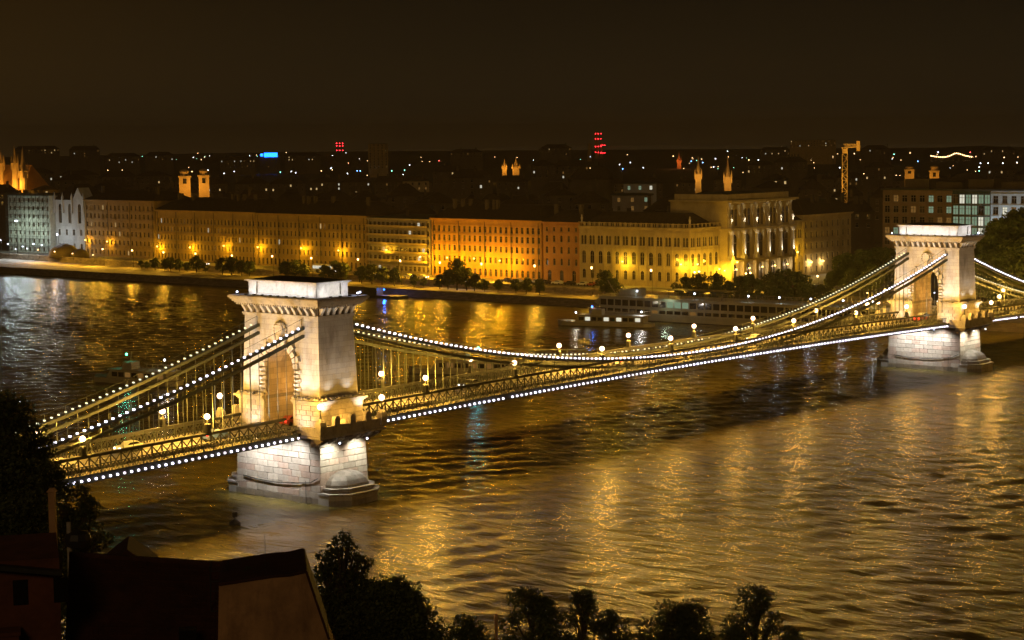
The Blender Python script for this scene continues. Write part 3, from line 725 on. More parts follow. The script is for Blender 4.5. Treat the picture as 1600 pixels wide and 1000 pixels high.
def win_mesh(wd, ht, arch, lit):
    k = (round(wd, 2), round(ht, 2), arch, lit)
    if k in WM: return WM[k]
    b = MB(); d = .28; hw = wd/2
    if arch:
        zs_ = ht-hw; top = [(hw*math.cos(R(180)*i/8), zs_+hw*math.sin(R(180)*i/8)) for i in range(9)]
        ol = [(-hw, 0), (hw, 0)]+top
    else: ol = [(-hw, 0), (hw, 0), (hw, ht), (-hw, ht)]
    b.slot(1).poly([(x, d, z) for x, z in ol])
    b.slot(0); f = .07*max(1, wd/1.1)
    b.box(-hw, -hw+f, d-.12, d-.01, 0, ht if not arch else ht-hw).box(hw-f, hw, d-.12, d-.01, 0, ht if not arch else ht-hw)
    b.box(-f*.5, f*.5, d-.11, d-.012, 0, ht-.02).box(-hw, hw, d-.115, d-.011, ht*.62, ht*.62+f).box(-hw, hw, d-.12, d-.01, 0, f)
    if not arch: b.box(-hw, hw, d-.12, d-.01, ht-f, ht)
    b.box(-hw-.15, hw+.15, -.16, .02, -.14, 0)     # sill
    WM[k] = b.mesh('window', [M['frame'], M[lit] if lit else M['glass']]); return WM[k]
def facade(par, width, floors, mt, loc=(0, 0, 0), rotz=0, litp=.04, trimmat=None, rnd=None, lits=('w_warm', 'w_dim', 'w_white'), h_total=None, pil=0):
    """floors: list of (z0, z1, columns, win width, win height, arch, kind) ; kind: '' | 'hood' | 'pair' | 'balcony'"""
    rnd = rnd or random; wall = MB(); tr = MB(); wins = []
    for (z0, z1, nc, ww, wh, arch, kind) in floors:
        if nc == 0:
            wall.quad((0, 0, z0), (width, 0, z0), (width, 0, z1), (0, 0, z1)); continue
        cw = width/nc
        for i in range(nc):
            offs = [0] if kind != 'pair' else [-ww*.62, ww*.62]
            xl = i*cw; sill = z0+(z1-z0-wh)*.42
            edges = [xl]+[None]*0
            # sub-cells
            subs = [(xl, xl+cw)] if len(offs) == 1 else [(xl, xl+cw/2), (xl+cw/2, xl+cw)]
            for (xa, xb), of in zip(subs, offs):
                c = (xl+cw/2)+of; a_, b_ = c-ww/2, c+ww/2; t_ = sill+wh
                wall.quad((xa, 0, z0), (xb, 0, z0), (xb, 0, sill), (xa, 0, sill))
                wall.quad((xa, 0, sill), (a_, 0, sill), (a_, 0, t_), (xa, 0, t_)); wall.quad((b_, 0, sill), (xb, 0, sill), (xb, 0, t_), (b_, 0, t_))
                wall.quad((xa, 0, t_), (xb, 0, t_), (xb, 0, z1), (xa, 0, z1))
                wall.quad((a_, 0, sill), (a_, .3, sill), (a_, .3, t_), (a_, 0, t_)); wall.quad((b_, 0, t_), (b_, .3, t_), (b_, .3, sill), (b_, 0, sill))
                wall.quad((a_, 0, t_), (a_, .3, t_), (b_, .3, t_), (b_, 0, t_)); wall.quad((a_, 0, sill), (b_, 0, sill), (b_, .3, sill), (a_, .3, sill))
                if arch:
                    h_ = ww/2; ap = [(c+h_*math.cos(R(180)*k/8), t_-h_+h_*math.sin(R(180)*k/8)) for k in range(9)]
                    wall.poly([(b_, .001, t_)]+[(x, .001, z) for x, z in ap[:5]][::-1] if False else [(b_, .002, t_)]+[(x, .002, z) for x, z in ap[4::-1]])
                    wall.poly([(a_, .002, t_)]+[(x, .002, z) for x, z in ap[8:3:-1]])
                    for k in range(8): wall.quad((ap[k][0], 0, ap[k][1]), (ap[k+1][0], 0, ap[k+1][1]), (ap[k+1][0], .3, ap[k+1][1]), (ap[k][0], .3, ap[k][1]))
                wins.append((c, sill, ww, wh, arch))
            if kind == 'hood': tr.box(xl+cw/2-ww*.8, xl+cw/2+ww*.8, -.22, .0, sill+wh+.25, sill+wh+.42)
            if kind == 'hoodb': tr.box(xl+cw/2-ww*.75, xl+cw/2+ww*.75, -.18, .0, sill+wh+.2, sill+wh+.34)
            if kind == 'balcony' and i % 3 == 1:
                tr.box(xl+.1*cw, xl+.9*cw, -.9, .0, sill-.35, sill-.2)
                for q in range(7): tr.box(xl+cw*(.12+.125*q)-.03, xl+cw*(.12+.125*q)+.03, -.88, -.82, sill-.2, sill+.7)
                tr.box(xl+.1*cw, xl+.9*cw, -.92, -.8, sill+.7, sill+.78)
        tr.box(-.02, width+.02, -.16, -.002, z1-.18, z1+.04)
    if pil:
        for i in range(pil+1):
            x = width*i/pil; tr.box(max(-.05, x-.22), min(width+.05, x+.22), -.13, -.003, floors[0][0], floors[-1][1]-.2)
    wo = part('wall', wall, mt, par, loc, (0, 0, rotz))
    to = part('mouldings', tr, trimmat or mt, par, loc, (0, 0, rotz))
    c_, s_ = math.cos(rotz), math.sin(rotz)
    for (x, z, ww, wh, arch) in wins:
        lit = rnd.choice(lits) if rnd.random() < litp else ('blind' if rnd.random() < .22 else None)
        link('window', win_mesh(ww, wh, arch, lit), par, (loc[0]+x*c_, loc[1]+x*s_, loc[2]+z), (0, 0, rotz))
    return wo
def hip(par, x0, x1, y0, y1, z, h, mt=None, ov=.6, chim=0, rnd=random, flat=.35):
    x0 -= ov; x1 += ov; y0 -= ov; w_, d_ = x1-x0, y1-y0; ins = min(w_, d_)*flat
    b = MB()._add([(x0, y0, z), (x1, y0, z), (x1, y1, z), (x0, y1, z), (x0+ins, y0+ins, z+h), (x1-ins, y0+ins, z+h), (x1-ins, y1-ins, z+h), (x0+ins, y1-ins, z+h)],
                  [(0, 1, 5, 4), (1, 2, 6, 5), (2, 3, 7, 6), (3, 0, 4, 7), (4, 5, 6, 7)])
    r_ = part('roof', b, mt or M['roof'], par)
    for i in range(chim):
        x = rnd.uniform(x0+2, x1-2); y = rnd.uniform(y0+ins*.7, y0+ins); c = MB().box(x-.6, x+.6, y-.5, y+.5, z+h*.3, z+h+1.6).box(x-.7, x+.7, y-.6, y+.6, z+h+1.601, z+h+1.8)
        part('chimney', c, M['p_dark'], r_)
    return r_
def shell(par, width, depth, z0, z1, mt):
    part('rear_wall', MB().quad((0, 0, z0), (0, 0, z1), (0, depth, z1), (0, depth, z0)).quad((width, 0, z0), (width, depth, z0), (width, depth, z1), (width, 0, z1)).quad((0, depth, z0), (0, depth, z1), (width, depth, z1), (width, depth, z0)), mt, par)
def cornice(par, width, z, depth, mt, h=.7, e=.7, dent=True):
    b = MB().box(-e*.5, width+e*.5, -e*.55, depth*.0+.3, z-h, z-h*.45).box(-e, width+e, -e, .4, z-h*.45, z)
    if dent:
        n_ = int(width/.9)
        for i in range(n_): b.box(width*(i+.3)/n_, width*(i+.7)/n_, -e*.8, -e*.55, z-h*.8, z-h*.46)
    return part('cornice', b, mt, par)
WL = MB().bar((0, 1.1, -.1), (0, 0, .0), .07).lathe([(.10, .05), (.24, -.05), (.26, -.12)], 0, 0, 8)
WLm = WL.mesh('wall_lamp', M['irond']); WGm = MB().ball((0, 0, -.25), .30, 8, 6).mesh('lamp_glass', M['globeo'], True)
def wall_lamp(par, x, z, watts=1300, col=(1, .50, .015), off=2.0, riv=1.0):
    o = link('wall_lamp', WLm, par, (x, -off, z)); link('lamp_glass', WGm, o); plight(par, (x, -off-.05, z-.3), watts*.5, col, .3)
    plight(par, (x, -off-.1, z-.3), watts*riv, col, .3, 'SPOT', (x, -off-8, z-2.2), 150, .6)
    if off > 1.2: part('lamp_arm', MB().bar((x, 0, z+.3), (x, -off, z+.02), .07), M['irond'], par)
def facepoint(px):
    """where the pixel column meets the building line"""
    lo, hi = 60., 1500.
    for _ in range(50):
        mid = (lo+hi)/2; d = ray(px, 400); k = (xf(mid)-CAM.x)/d.x; y = CAM.y+d.y*k
        if y < mid: hi = mid
        else: lo = mid
    return Vector((xf(lo), lo, 4.0))
def fbuild(name, label, pxa, pxb, H, floors, mt, roofh=5, depth=22, lamps=(), litp=.04, seed=1, chim=4, pil=0, group=None, lits=('w_warm', 'w_dim', 'w_white'), fwd=0, rm=None, lw=1300):
    A, B = facepoint(pxa), facepoint(pxb); W = (B-A).length; rz = math.atan2(B.y-A.y, B.x-A.x)
    t = thing(name, label, 'building', (A.x-fwd, A.y, 4.0), rz, group); rn = random.Random(seed)
    facade(t, W, floors, mt, litp=litp, rnd=rn, pil=pil, lits=lits); shell(t, W, depth, 0, H, mt)
    cornice(t, W, H, depth, mt); hip(t, 0, W, 0, depth, H, roofh, rm, chim=chim, rnd=rn)
    dpm = MB().tube([(0, -.26, .1), (0, -.26, H-.8)], [.09, .09], 6).mesh('downpipe', M['irond'])
    for i in range(int(W/13)+1): link('downpipe', dpm, t, (1.2+i*(W-2.4)/max(1, int(W/13)), 0, 0))
    for (px, py) in lamps:
        p = hit(px, py, 0, A.x-1.3); x = (facepoint(px)-A).length
        if px < pxa: x = -x
        wall_lamp(t, x, p.z-4, lw, (1, .46, .012) if mt is M['p_orange'] else (1, .50, .015), 6.0 if mt is M['p_orange'] else 2.0, 1.2 if mt is M['p_orange'] else .5)
    return t, W
def rows(zs_, nc, ww, wh, arch0=True, kind='hood', top=None):
    fl = []
    for i, (a, b) in enumerate(zip(zs_[:-1], zs_[1:])):
        fl.append((a, b, nc, ww*(1.15 if i == 0 and arch0 else 1), min(wh*(1.25 if i == 0 and arch0 else 1), (b-a)*.72), i == 0 and arch0, kind if i else ''))
    if top: fl.append((zs_[-1], top, 0, 0, 0, 0, ''))
    return fl
GW = 'apartment blocks along the far waterfront'
fbuild('apartment_block', 'tall brown waterfront block with shallow balconies, next to the pale gothic front', 135, 243, 25.0, rows([0, 4.6, 8.6, 12.4, 16.2, 20.0, 23.4], 17, 1.1, 2.0, False, 'balcony', 25.0), M['p_tan'], 4, lamps=((140, 374), (174, 376)), litp=.05, seed=2, group=GW, lw=1000)
fbuild('apartment_block', 'long tan waterfront block with dense window rows and a lit arcade storey', 246, 400, 21.4, rows([0, 4.4, 8.2, 11.8, 15.2, 18.6], 29, .95, 2.0, True, 'hoodb', 21.4), M['p_ochre'], 5, lamps=((252, 384), (303, 385), (356, 382)), litp=.05, seed=3, group=GW, chim=7)
fbuild('apartment_block', 'tan waterfront block with paired windows, left of the balcony-striped modern block', 402, 573, 21.2, rows([0, 4.4, 8.2, 11.8, 15.2, 18.4], 26, 1.0, 2.0, True, 'hood', 21.2), M['p_ochre'], 5, lamps=((409, 385), (477, 386), (535, 389)), litp=.04, seed=4, group=GW, chim=6)
t4, W4 = fbuild('modern_block', 'modern waterfront block with continuous horizontal balcony bands', 576, 672, 20.6, rows([0, 4.2, 7.4, 10.6, 13.8, 17.0, 19.8], 14, 1.5, 1.8, False, '', 20.6), M['p_grey'], 1.2, lamps=((610, 389),), litp=.10, seed=6, group=GW, chim=1, rm=M['roofg'])
for z in (4.3, 7.5, 10.7, 13.9, 17.1):
    b = MB().box(.3, W4-.3, -1.25, -.1, z-.12, z+.06); bo = part('balcony', b, M['p_grey'], t4)
    b = MB().box(.3, W4-.3, -1.25, -1.2, z+.2, z+.95); part('balcony_panel', b, M['p_cream'], bo)
fbuild('apartment_block', 'bright orange waterfront block with five even window rows', 675, 846, 21.2, rows([0, 4.8, 8.8, 12.6, 16.0, 19.2], 21, 1.15, 2.1, True, 'hood', 21.2), M['p_orange'], 5, lamps=((675, 399), (717, 400), (759, 401), (799, 404)), litp=.02, seed=8, group=GW, chim=6, lw=5200)
# ---- academy: wing along the river, corner, south front with columned pavilion
A = facepoint(849); B = facepoint(906); C_ = Vector((222, 153.2, 4))
t = thing('corner_house', 'narrow reddish four-storey house joined to the academy wing', 'building', A, math.atan2(B.y-A.y, B.x-A.x)); W = (B-A).length
facade(t, W, [(0, 5.2, 3, 1.7, 3.6, True, ''), (5.2, 9.4, 5, 1.0, 2.3, True, ''), (9.4, 13.4, 5, 1.0, 2.3, True, ''), (13.4, 17.2, 5, 1.0, 2.2, True, ''), (17.2, 19.8, 5, .9, 1.4, False, ''), (19.8, 21.0, 0, 0, 0, 0, '')], M['p_brick'], litp=0)
shell(t, W, 22, 0, 21, M['p_brick']); cornice(t, W, 21, 22, M['p_brick']); hip(t, 0, W, 0, 22, 21, 4, chim=2)
ac = thing('academy', 'grand academy palace with lit columns, statues and arcaded wings', 'building', (222, 153.2, 4))
LB = B.y-153.2
afl = lambda n_: [(0, 1.3, 0, 0, 0, 0, ''), (1.3, 6.4, n_, 1.35, 3.1, True, ''), (6.4, 12.6, n_, 1.7, 4.3, True, ''), (12.6, 18.2, n_, 1.0, 3.1, True, 'pair'), (18.2, 19.4, 0, 0, 0, 0, '')]
facade(ac, LB, afl(13), M['p_stone'], (0, LB, 0), R(-90), litp=.0, pil=13)
facade(ac, 17.2, afl(5), M['p_stone'], (0, 0, 0), 0, litp=0, pil=5)
b = MB().box(-.6, .3, -.6, LB, 19.0, 19.5).box(-.9, .4, -.9, LB, 19.5, 19.9).box(.0, 17.2, -.6, .3, 19.003, 19.503).box(.41, 17.2, -.9, .4, 19.503, 19.903); part('cornice', b, M['p_stone'], ac)
bl = MB()
for i in range(22):
    y = LB*i/21; bl.box(-.35, .05, y-.3, y+.3, 19.91, 21.3)
for i in range(60):
    y = LB*(i+.5)/60; bl.box(-.22, -.06, y-.1, y+.1, 19.91, 21.0)
bl.box(-.3, 0, 0, LB, 21.0, 21.2)
for i in range(8): bl.box(17*i/7.5-.3, 17*i/7.5+.3, -.35, .05, 19.91, 21.3)
bl.box(.31, 17, -.3, 0, 21.003, 21.203); part('balustrade', bl, M['p_stone'], ac)
hip(ac, 1, 17, 1, LB, 19.95, 4.5, ov=0)
for y in (0, LB-1): part('roof_figure', MB().lathe([(.5, 21.2), (.3, 21.6), (.45, 22.6), (.25, 23.1), (.28, 23.4), (.08, 23.8)], 0, y, 8), M['trim'], ac)
# pavilion
PX0, PX1, PY0 = 17.2, 57.0, -3.2; PW = PX1-PX0; H1, H2, H3 = 8.2, 18.9, 28.2
nb = 5
facade(ac, PW, [(0, .8, 0, 0, 0, 0, ''), (.8, H1-.6, nb, 3.6, 5.8, True, ''), (H1-.6, H1, 0, 0, 0, 0, ''), (H1, H2-1, nb, 3.9, 8.2, True, ''), (H2-1, H2, 0, 0, 0, 0, ''), (H2, H3-1.4, nb, 1.8, 5.8, True, 'pair'), (H3-1.4, H3, 0, 0, 0, 0, '')], M['p_stone'], (PX0, PY0, 0), 0, litp=0)
part('pavilion_side', MB().quad((PX0, PY0, 0), (PX0, PY0, H3), (PX0, 20, H3), (PX0, 20, 0)).quad((PX1, PY0, 0), (PX1, 20, 0), (PX1, 20, H3), (PX1, PY0, H3)).quad((PX0, 20, 0), (PX0, 20, H3), (PX1, 20, H3), (PX1, 20, 0)), M['p_stone'], ac)
b = MB()
for z, e in ((H1, .5), (H2, .55), (H3, 1.1)):
    b.box(PX0-e, PX1+e, PY0-e-1.2, PY0+.2, z-.35, z+.25); b.box(PX0-e-.01, PX0+.1, PY0+.21, 20, z-.3, z+.24)
for i in range(64): b.box(PX0+PW*(i+.25)/64, PX0+PW*(i+.75)/64, PY0-1.8, PY0-1.1, H3-.75, H3-.36)
part('pavilion_cornice', b, M['p_stone'], ac)
b = MB().box(PX0+1, PX1-1, PY0+.6, PY0+1.2, H3+.26, H3+2.2); 
for i in range(10): b.box(PX0+1.5+PW*.93*i/10, PX0+4.2+PW*.93*i/10, PY0+.5, PY0+.61, H3+.7, H3+1.8)
b.box(PX0+1, PX0+1.6, PY0+1.2, 19, H3+.262, H3+2.18); part('parapet', b, M['p_stone'], ac)
hip(ac, PX0+1.7, PX1-1, PY0+1.3, 19, H3+.3, 2.4, M['roofg'], ov=0)
colm = MB().box(-.85, .85, -.85, .85, H1+.26, H1+1.6).lathe([(.95, H1+1.6), (.85, H1+1.95), (.78, H1+2.1), (.66, H2-1.9), (.80, H2-1.75), (1.0, H2-.9)], 0, 0, 10).box(-.85, .85, -.85, .85, H2-.9, H2-.36).mesh('column', M['trim'])
stm = MB().box(-.7, .7, -.6, .6, H2+.26, H2+1.2).lathe([(.62, H2+1.2), (.52, H2+2.0), (.42, H2+2.7), (.56, H2+3.5), (.50, H2+3.9), (.18, H2+4.1), (.30, H2+4.5), (.22, H2+4.85), (.05, H2+4.95)], 0, 0, 9).bar((.45, -.1, H2+3.7), (.62, -.35, H2+2.6), .2).bar((-.45, -.1, H2+3.7), (-.5, -.4, H2+3.0), .2).mesh('statue', M['trim'])
ppm = MB().box(-.55, .55, -.02, .3, H2+.26, H3-1.3).box(-.75, .75, -.15, .3, H3-1.3, H3-.36).mesh('pilaster', M['trim'])
prm = MB().box(-.75, .75, -.6, .8, 0, H1-.36).mesh('pier_support', M['p_stone'])
for i in range(6):
    x = PX0+.9+(PW-1.8)*i/5
    link('column', colm, ac, (x, PY0-.95, 0)); link('statue', stm, ac, (x, PY0-.85, 0)); link('pilaster', ppm, ac, (x, PY0-.3, 0)); link('pier_support', prm, ac, (x, PY0-.8, 0))
    plight(ac, (x, PY0-2.3, H1+.9), 1000, (1, .86, .62), .15, 'SPOT', (x, PY0-1.25, H1+8.5), 46)
    plight(ac, (x, PY0-2.1, H2+.7), 520, (1, .86, .62), .15, 'SPOT', (x, PY0-1.0, H2+4.5), 48)
for i in range(5):
    x = PX0+PW*(i+.5)/5; o = link('wall_lamp', WLm, ac, (x, PY0-.9, 5.6)); link('lamp_glass', bpy.data.meshes.new_from_object(link('lamp_glass', WGm, o)) if False else WGm, o); plight(ac, (x, PY0-1.0, 5.2), 80, (1, .8, .55), .25)
# east wing
facade(ac, 13, afl(4), M['p_stone'], (PX1, .5, 0), 0, litp=0, pil=4)
hip(ac, PX1, PX1+13, 1, 22, 19.9, 4, ov=.3)
b = MB().box(PX1+.1, PX1+13.6, -.5, .8, 19.2, 19.9); part('cornice', b, M['p_stone'], ac)
for (x, y, z, wt) in ((-2.2, 26, 8.6, 1400), (-1.6, 2.5, 8.4, 1500), (1.8, -1.8, 8.4, 1500), (9, -5.5, 6.5, 1600), (PX0+1, PY0-3.2, 8.3, 1600), (PX1+6, -2.0, 9.2, 1900), (15.5, -3.2, 5.5, 1400)):
    o = link('wall_lamp', WLm, ac, (x, y, z)); link('lamp_glass', WGm, o); plight(ac, (x, y-.05, z-.3), wt*.55, (1, .56, .03), .3); plight(ac, (x-.1, y-.15, z-.3), wt*1.5, (1, .56, .04), .3, 'SPOT', (x-6, y-6, z-2.4), 150, .6)
# ---- cream corner block east of the academy
t = thing('apartment_block', 'plain cream corner block between the academy and the park trees', 'building', (222+PX1+13.2, 153.4, 4), 0, GW)
facade(t, 33, rows([0, 4.5, 8.6, 12.6, 16.4, 19.8], 9, 1.2, 2.1, False, 'hood', 21.6), M['p_cream'], litp=0)
facade(t, 24, rows([0, 4.5, 8.6, 12.6, 16.4, 19.8], 7, 1.2, 2.1, False, 'hood', 21.6), M['p_cream'], (33, 0, 0), R(62), litp=0)
shell(t, 33, 20, 0, 21.6, M['p_cream']); cornice(t, 33, 21.6, 20, M['p_cream']); hip(t, 0, 40, 0, 22, 21.6, 5, chim=4)
wall_lamp(t, 4, 5, 500, (1, .7, .3), 1.0); wall_lamp(t, 12, 5, 500, (1, .7, .3), 1.0)
# ---- modern hotel
ht_ = thing('hotel', 'wide modern hotel with pale piers and glass corner behind the far tower', 'building', (346, 152, 4), R(-90))
M['h_brown'] = plaster('brown stone cladding', (.24, .17, .11)); M['h_pale'] = plaster('pale cladding', (.50, .54, .56)); M['h_glass'] = mat('green glass', (.05, .08, .07), .15, .3, .2, spec=.6)
hf = [(a, b, None) for a, b in zip(range(0, 28, 4), range(4, 32, 4))]
facade(ht_, 29, [(z, z+4, 8, 2.2, 2.6, False, '') for z in range(0, 28, 4)]+[(28, 29, 0, 0, 0, 0, '')], M['h_brown'], litp=.35, lits=('w_dim', 'w_dim', 'w_green'), rnd=random.Random(5))
facade(ht_, 15, [(z, z+4, 6, 2.2, 3.4, False, '') for z in range(0, 28, 4)]+[(28, 29, 0, 0, 0, 0, '')], M['h_glass'], (29, -.6, 0), litp=.7, lits=('w_green', 'w_green', 'w_white'), rnd=random.Random(6))
facade(ht_, 46, [(z, z+4, 13, 2.0, 2.8, False, '') for z in range(0, 28, 4)]+[(28, 29, 0, 0, 0, 0, '')], M['h_pale'], (44, 0, 0), litp=.18, lits=('w_dim', 'w_dim', 'w_white'), rnd=random.Random(7), pil=13)
shell(ht_, 90, 30, 0, 29, M['h_brown']); part('roof', MB().box(-.5, 90.5, -.8, 30, 29.01, 29.5), M['roofg'], ht_)
for i in range(6): part('roof_box', MB().box(7+13*i, 17+13*i, 4, 14, 29.51, 33.0-(i % 2)), M['p_dark'], ht_)
for y in (47, 58, 70, 82): 
    plight(ht_, (y, -5, 9), 1500, (.72, .88, 1), .3, 'SPOT', (y, 0, 20), 110); link('floodlight', WLm, ht_, (y, -5, 9))
# ---- left: scaffolded block, gothic front, parliament
def free(name, label, px0, px1, py_top, X, cat='building', group=None):
    a = hit(px0, py_top, 0, X); b_ = hit(px1, py_top, 0, X); return thing(name, label, cat, (X, a.y, 4), R(-90), group), a.y-b_.y, a.z-4
t, W, H = free('scaffolded_block', 'white-lit block wrapped in scaffold netting by the river', 12, 77, 305, 243)
M['net'] = mat('scaffold netting', (.42, .46, .40), .9, .25, .6, .3, 3)
facade(t, W, rows([0]+[H/7*i for i in range(1, 8)], 9, 1.2, 1.8, False, '', None), M['net'], litp=.0); shell(t, W, 24, 0, H, M['net']); part('roof', MB().box(0, W, 0, 24, H+.01, H+.4), M['roofg'], t)
sc = MB()
for i in range(12): sc.bar((W*i/11, -1.3, 0), (W*i/11, -1.3, H+1), .12)
for k in range(9):
    z = H/8*k; sc.bar((0, -1.3, z+1), (W, -1.3, z+1), .1); sc.box(0, W, -1.3, -.5, z-.05, z+.05)
    for i in range(0, 11, 2): sc.bar((W*i/11, -1.32, z), (W*(i+1)/11, -1.32, z+H/8), .08)
part('scaffold', sc, M['iron'], t)
for x, z in ((W*.25, 9), (W*.55, 14), (W*.8, 9)): plight(t, (x, -7, z), 420, (.80, .95, .78), .5)
part('floodlight_mast', MB().tube([(W*.5, -7, 0), (W*.5, -7, 15)], [.2, .12], 6), M['irond'], t); link('lamp_glass', MB().box(W*.5-.9, W*.5+.9, -7.3, -7.0, 14.6, 15.1).mesh('lamp_glass', M['globew']), t)
plight(t, (W*1.35, -6, 7), 350, (.85, .92, 1), .4)
t, W, H = free('gothic_building', 'pale gothic front with pointed gable and tall windows', 86, 131, 312, 245)
facade(t, W, [(0, H*.3, 4, 1.6, 3, True, ''), (H*.3, H*.52, 4, 1.5, 2.6, False, ''), (H*.52, H, 3, 2.2, H*.36, True, '')], M['p_white'], litp=.08); shell(t, W, 20, 0, H, M['p_white'])
g = MB().prism([(W*.62, H), (W, H), (W*.81, H+5.5)], lambda u, v, tt: (u, tt, v), -.3, 6); part('gable', g, M['p_white'], t)
for x in (0, W*.28, W*.6, W): part('pinnacle', MB().frustum(x, -.3, H-6, H+1, .45, .45, .4, .4).frustum(x, -.3, H+1, H+3.4, .4, .4, .03, .03), M['p_white'], t)
hip(t, 0, W*.6, 0, 20, H, 7, flat=.45)
# parliament beyond
t = thing('parliament', 'orange-lit gothic parliament with sharp spires at the picture edge', 'building', (480, 905, 4), R(-90))
M['gold'] = plaster('floodlit gothic stone', (.42, .30, .16))
pp = lambda px, py: (lambda p: (905-p.y, p.z-4))(hit(px, py, 0, 480))
xr, zr = pp(33, 297); xr2, ztop = pp(33, 258)
Wp = 95
facade(t, 60, [(0, zr-9, 0, 0, 0, 0, ''), (zr-9, zr, 18, 1.6, 6, True, '')], M['gold'], (xr-58, 0, 0), litp=.0)
hp = part('roof', MB()._add([(xr-58, 0, zr), (xr+1, 0, zr), (xr+1, 24, zr), (xr-58, 24, zr), (xr-56, 12, ztop), (xr-4, 12, ztop)], [(0, 1, 5, 4), (1, 2, 5), (2, 3, 4, 5), (3, 0, 4)]), M['p_brick'], t)
def spire(px, z_sh, z_top, r_):
    x, _ = pp(px, 260)
    part('spire', MB().lathe([(r_, 20), (r_, z_sh), (r_*1.25, z_sh+.4), (r_*.85, z_sh+1.5), (r_*.5, z_sh+(z_top-z_sh)*.45), (.05, z_top)], x, -2, 8), M['gold'], t)
    for k in range(4):
        a = math.pi/4+k*math.pi/2; part('pinnacle', MB().lathe([(r_*.25, z_sh-4), (r_*.25, z_sh+2), (.03, z_sh+6)], x+r_*1.1*math.cos(a), -2+r_*1.1*math.sin(a), 5), M['gold'], t)
zz = lambda px, py: pp(px, py)[1]
spire(40, zz(40, 268), zz(40, 228), 2.6); spire(27, zz(27, 256), zz(27, 227), 1.9); spire(3, zz(3, 256), zz(3, 226), 2.6); spire(-12, zz(-12, 250), zz(-12, 205), 4)
for x in np.arange(xr-55, xr+8, 12): plight(t, (x, -9, zr-10), 2000, (1, .46, .05), .5)
for x in (xr-36, xr-24, xr-8, xr+3): plight(t, (x, -7, zr+2), 1500, (1, .46, .05), .4)
plight(t, (xr+9, -10, zr+4), 2200, (1, .46, .05), .5)
# event tents and kiosks on the quay, left
for i, (px, py, w_, h_, lb) in enumerate(((100, 399, 13, 6.2, 'large pale domed tent on the quay beside the gothic front'), (125, 399, 8, 4.2, 'smaller pale domed tent next to the tan apartment block'))):
    p = hit(px, py, 2, 4.0); p = Vector((min(p.x, 226), p.y, 4.0)) if False else hit(px, 396, 0, 226); t = thing('tent', lb, 'tent', (226, p.y, 4.0), 0, 'tents on the quay')
    part('canopy', MB().lathe([(w_*.5, 0), (w_*.5, 1.6), (w_*.46, h_*.55), (w_*.3, h_*.82), (w_*.12, h_*.97), (.05, h_)], 0, 0, 16), M['p_dark'], t, smooth=True); part('pole', MB().tube([(0, 0, h_), (0, 0, h_+1.2)], [.05, .04], 5), M['iron'], t)
# ------------------------------------------------------------------ trees
M['leaf'] = mat('dark green foliage', (.055, .075, .022), .7, .5, .5, rand=.2)
M['leafw'] = mat('park foliage', (.075, .105, .03), .7, .5, .4, rand=.2)
M['bark'] = mat('bark', (.05, .038, .025), .9, .4, 3, .6, 10)
def leaves_np(centers, radii, per, size, rng):
    V = []; cnt = 0
    for c, r_ in zip(centers, radii):
        n_ = max(6, int(per*(r_**2)))
        d = rng.normal(size=(n_, 3)); d /= np.linalg.norm(d, axis=1)[:, None]
        p = np.array(c)+d*(r_*rng.uniform(.35, 1.05, (n_, 1))**.6)*np.array([1, 1, .8])
        a = rng.normal(size=(n_, 3)); a /= np.linalg.norm(a, axis=1)[:, None]
        b = np.cross(a, rng.normal(size=(n_, 3))); b /= np.linalg.norm(b, axis=1)[:, None]
        s_ = size*rng.uniform(.6, 1.35, (n_, 1)); a *= s_; b *= s_*.62
        V.append(np.stack([p-a, p-b*.9, p+a, p+b*.9], 1).reshape(-1, 3))
    v = np.concatenate(V); return v, np.arange(len(v)).reshape(-1, 4)
def tree_meshes(seed, h, cr, shape='round', per=14, size=.35, trunk=.42, leafmat='leaf', clumps=26):
    rng = np.random.default_rng(seed); t_ = MB(); th = h*trunk
    lean = rng.normal(0, .02*h, 2); top = np.array([lean[0], lean[1], h*.9])
    t_.tube([(0, 0, -.3), (0, 0, .3), (lean[0]*.3, lean[1]*.3, th), tuple(top)], [h*.034, h*.026, h*.019, h*.004], 7)
    cs = []; rs_ = []
    for k in range(clumps):
        f_ = (k+.5)/clumps
        if shape == 'cone':
            z = th*.55+(h-th*.55)*f_**.85; rad = cr*(1-.93*(z-th*.55)/(h-th*.55))**.75*rng.uniform(.35, 1)
        elif shape == 'open':
            z = th+(h*.98-th)*rng.uniform(0, 1); rad = cr*rng.uniform(.3, 1)*math.sin(math.pi*min(.92, .12+.85*(z-th)/(h-th)))
        else:
            z = th*.85+(h*.95-th*.85)*f_; rad = cr*math.sin(math.pi*min(.93, .16+.8*f_))**.7*rng.uniform(.25, 1)
        a = rng.uniform(0, 6.28); c = np.array([rad*math.cos(a)+lean[0]*.5, rad*math.sin(a)+lean[1]*.5, z])
        r0 = {'cone': cr*.36*(1.12-f_), 'open': cr*.26, 'round': cr*.36}[shape]*rng.uniform(.6, 1.25)
        cs.append(c); rs_.append(r0)
        if k % 2 == 0:
            s0 = np.array([lean[0]*.4, lean[1]*.4, min(z*.82, h*.8)]); t_.tube([tuple(s0), tuple((s0+c)/2+np.array([0, 0, -.03*h])), tuple(c)], [h*.009, h*.006, h*.002], 5)
    v, f_ = leaves_np(cs, rs_, per, size, rng)
    return t_.mesh('trunk', M['bark']), np_mesh('crown', v, f_, M[leafmat], False)
def tree(meshes, loc, rotz, sc, label, group, name='tree'):
    t = thing(name, label, 'tree', loc, rotz, group); t.scale = (sc, sc, sc)
    link('trunk', meshes[0], t); link('crown', meshes[1], t); return t
QT = [tree_meshes(30+i, 6.0, 2.4, 'round', 120, .24, .3, 'leaf', 26) for i in range(4)]
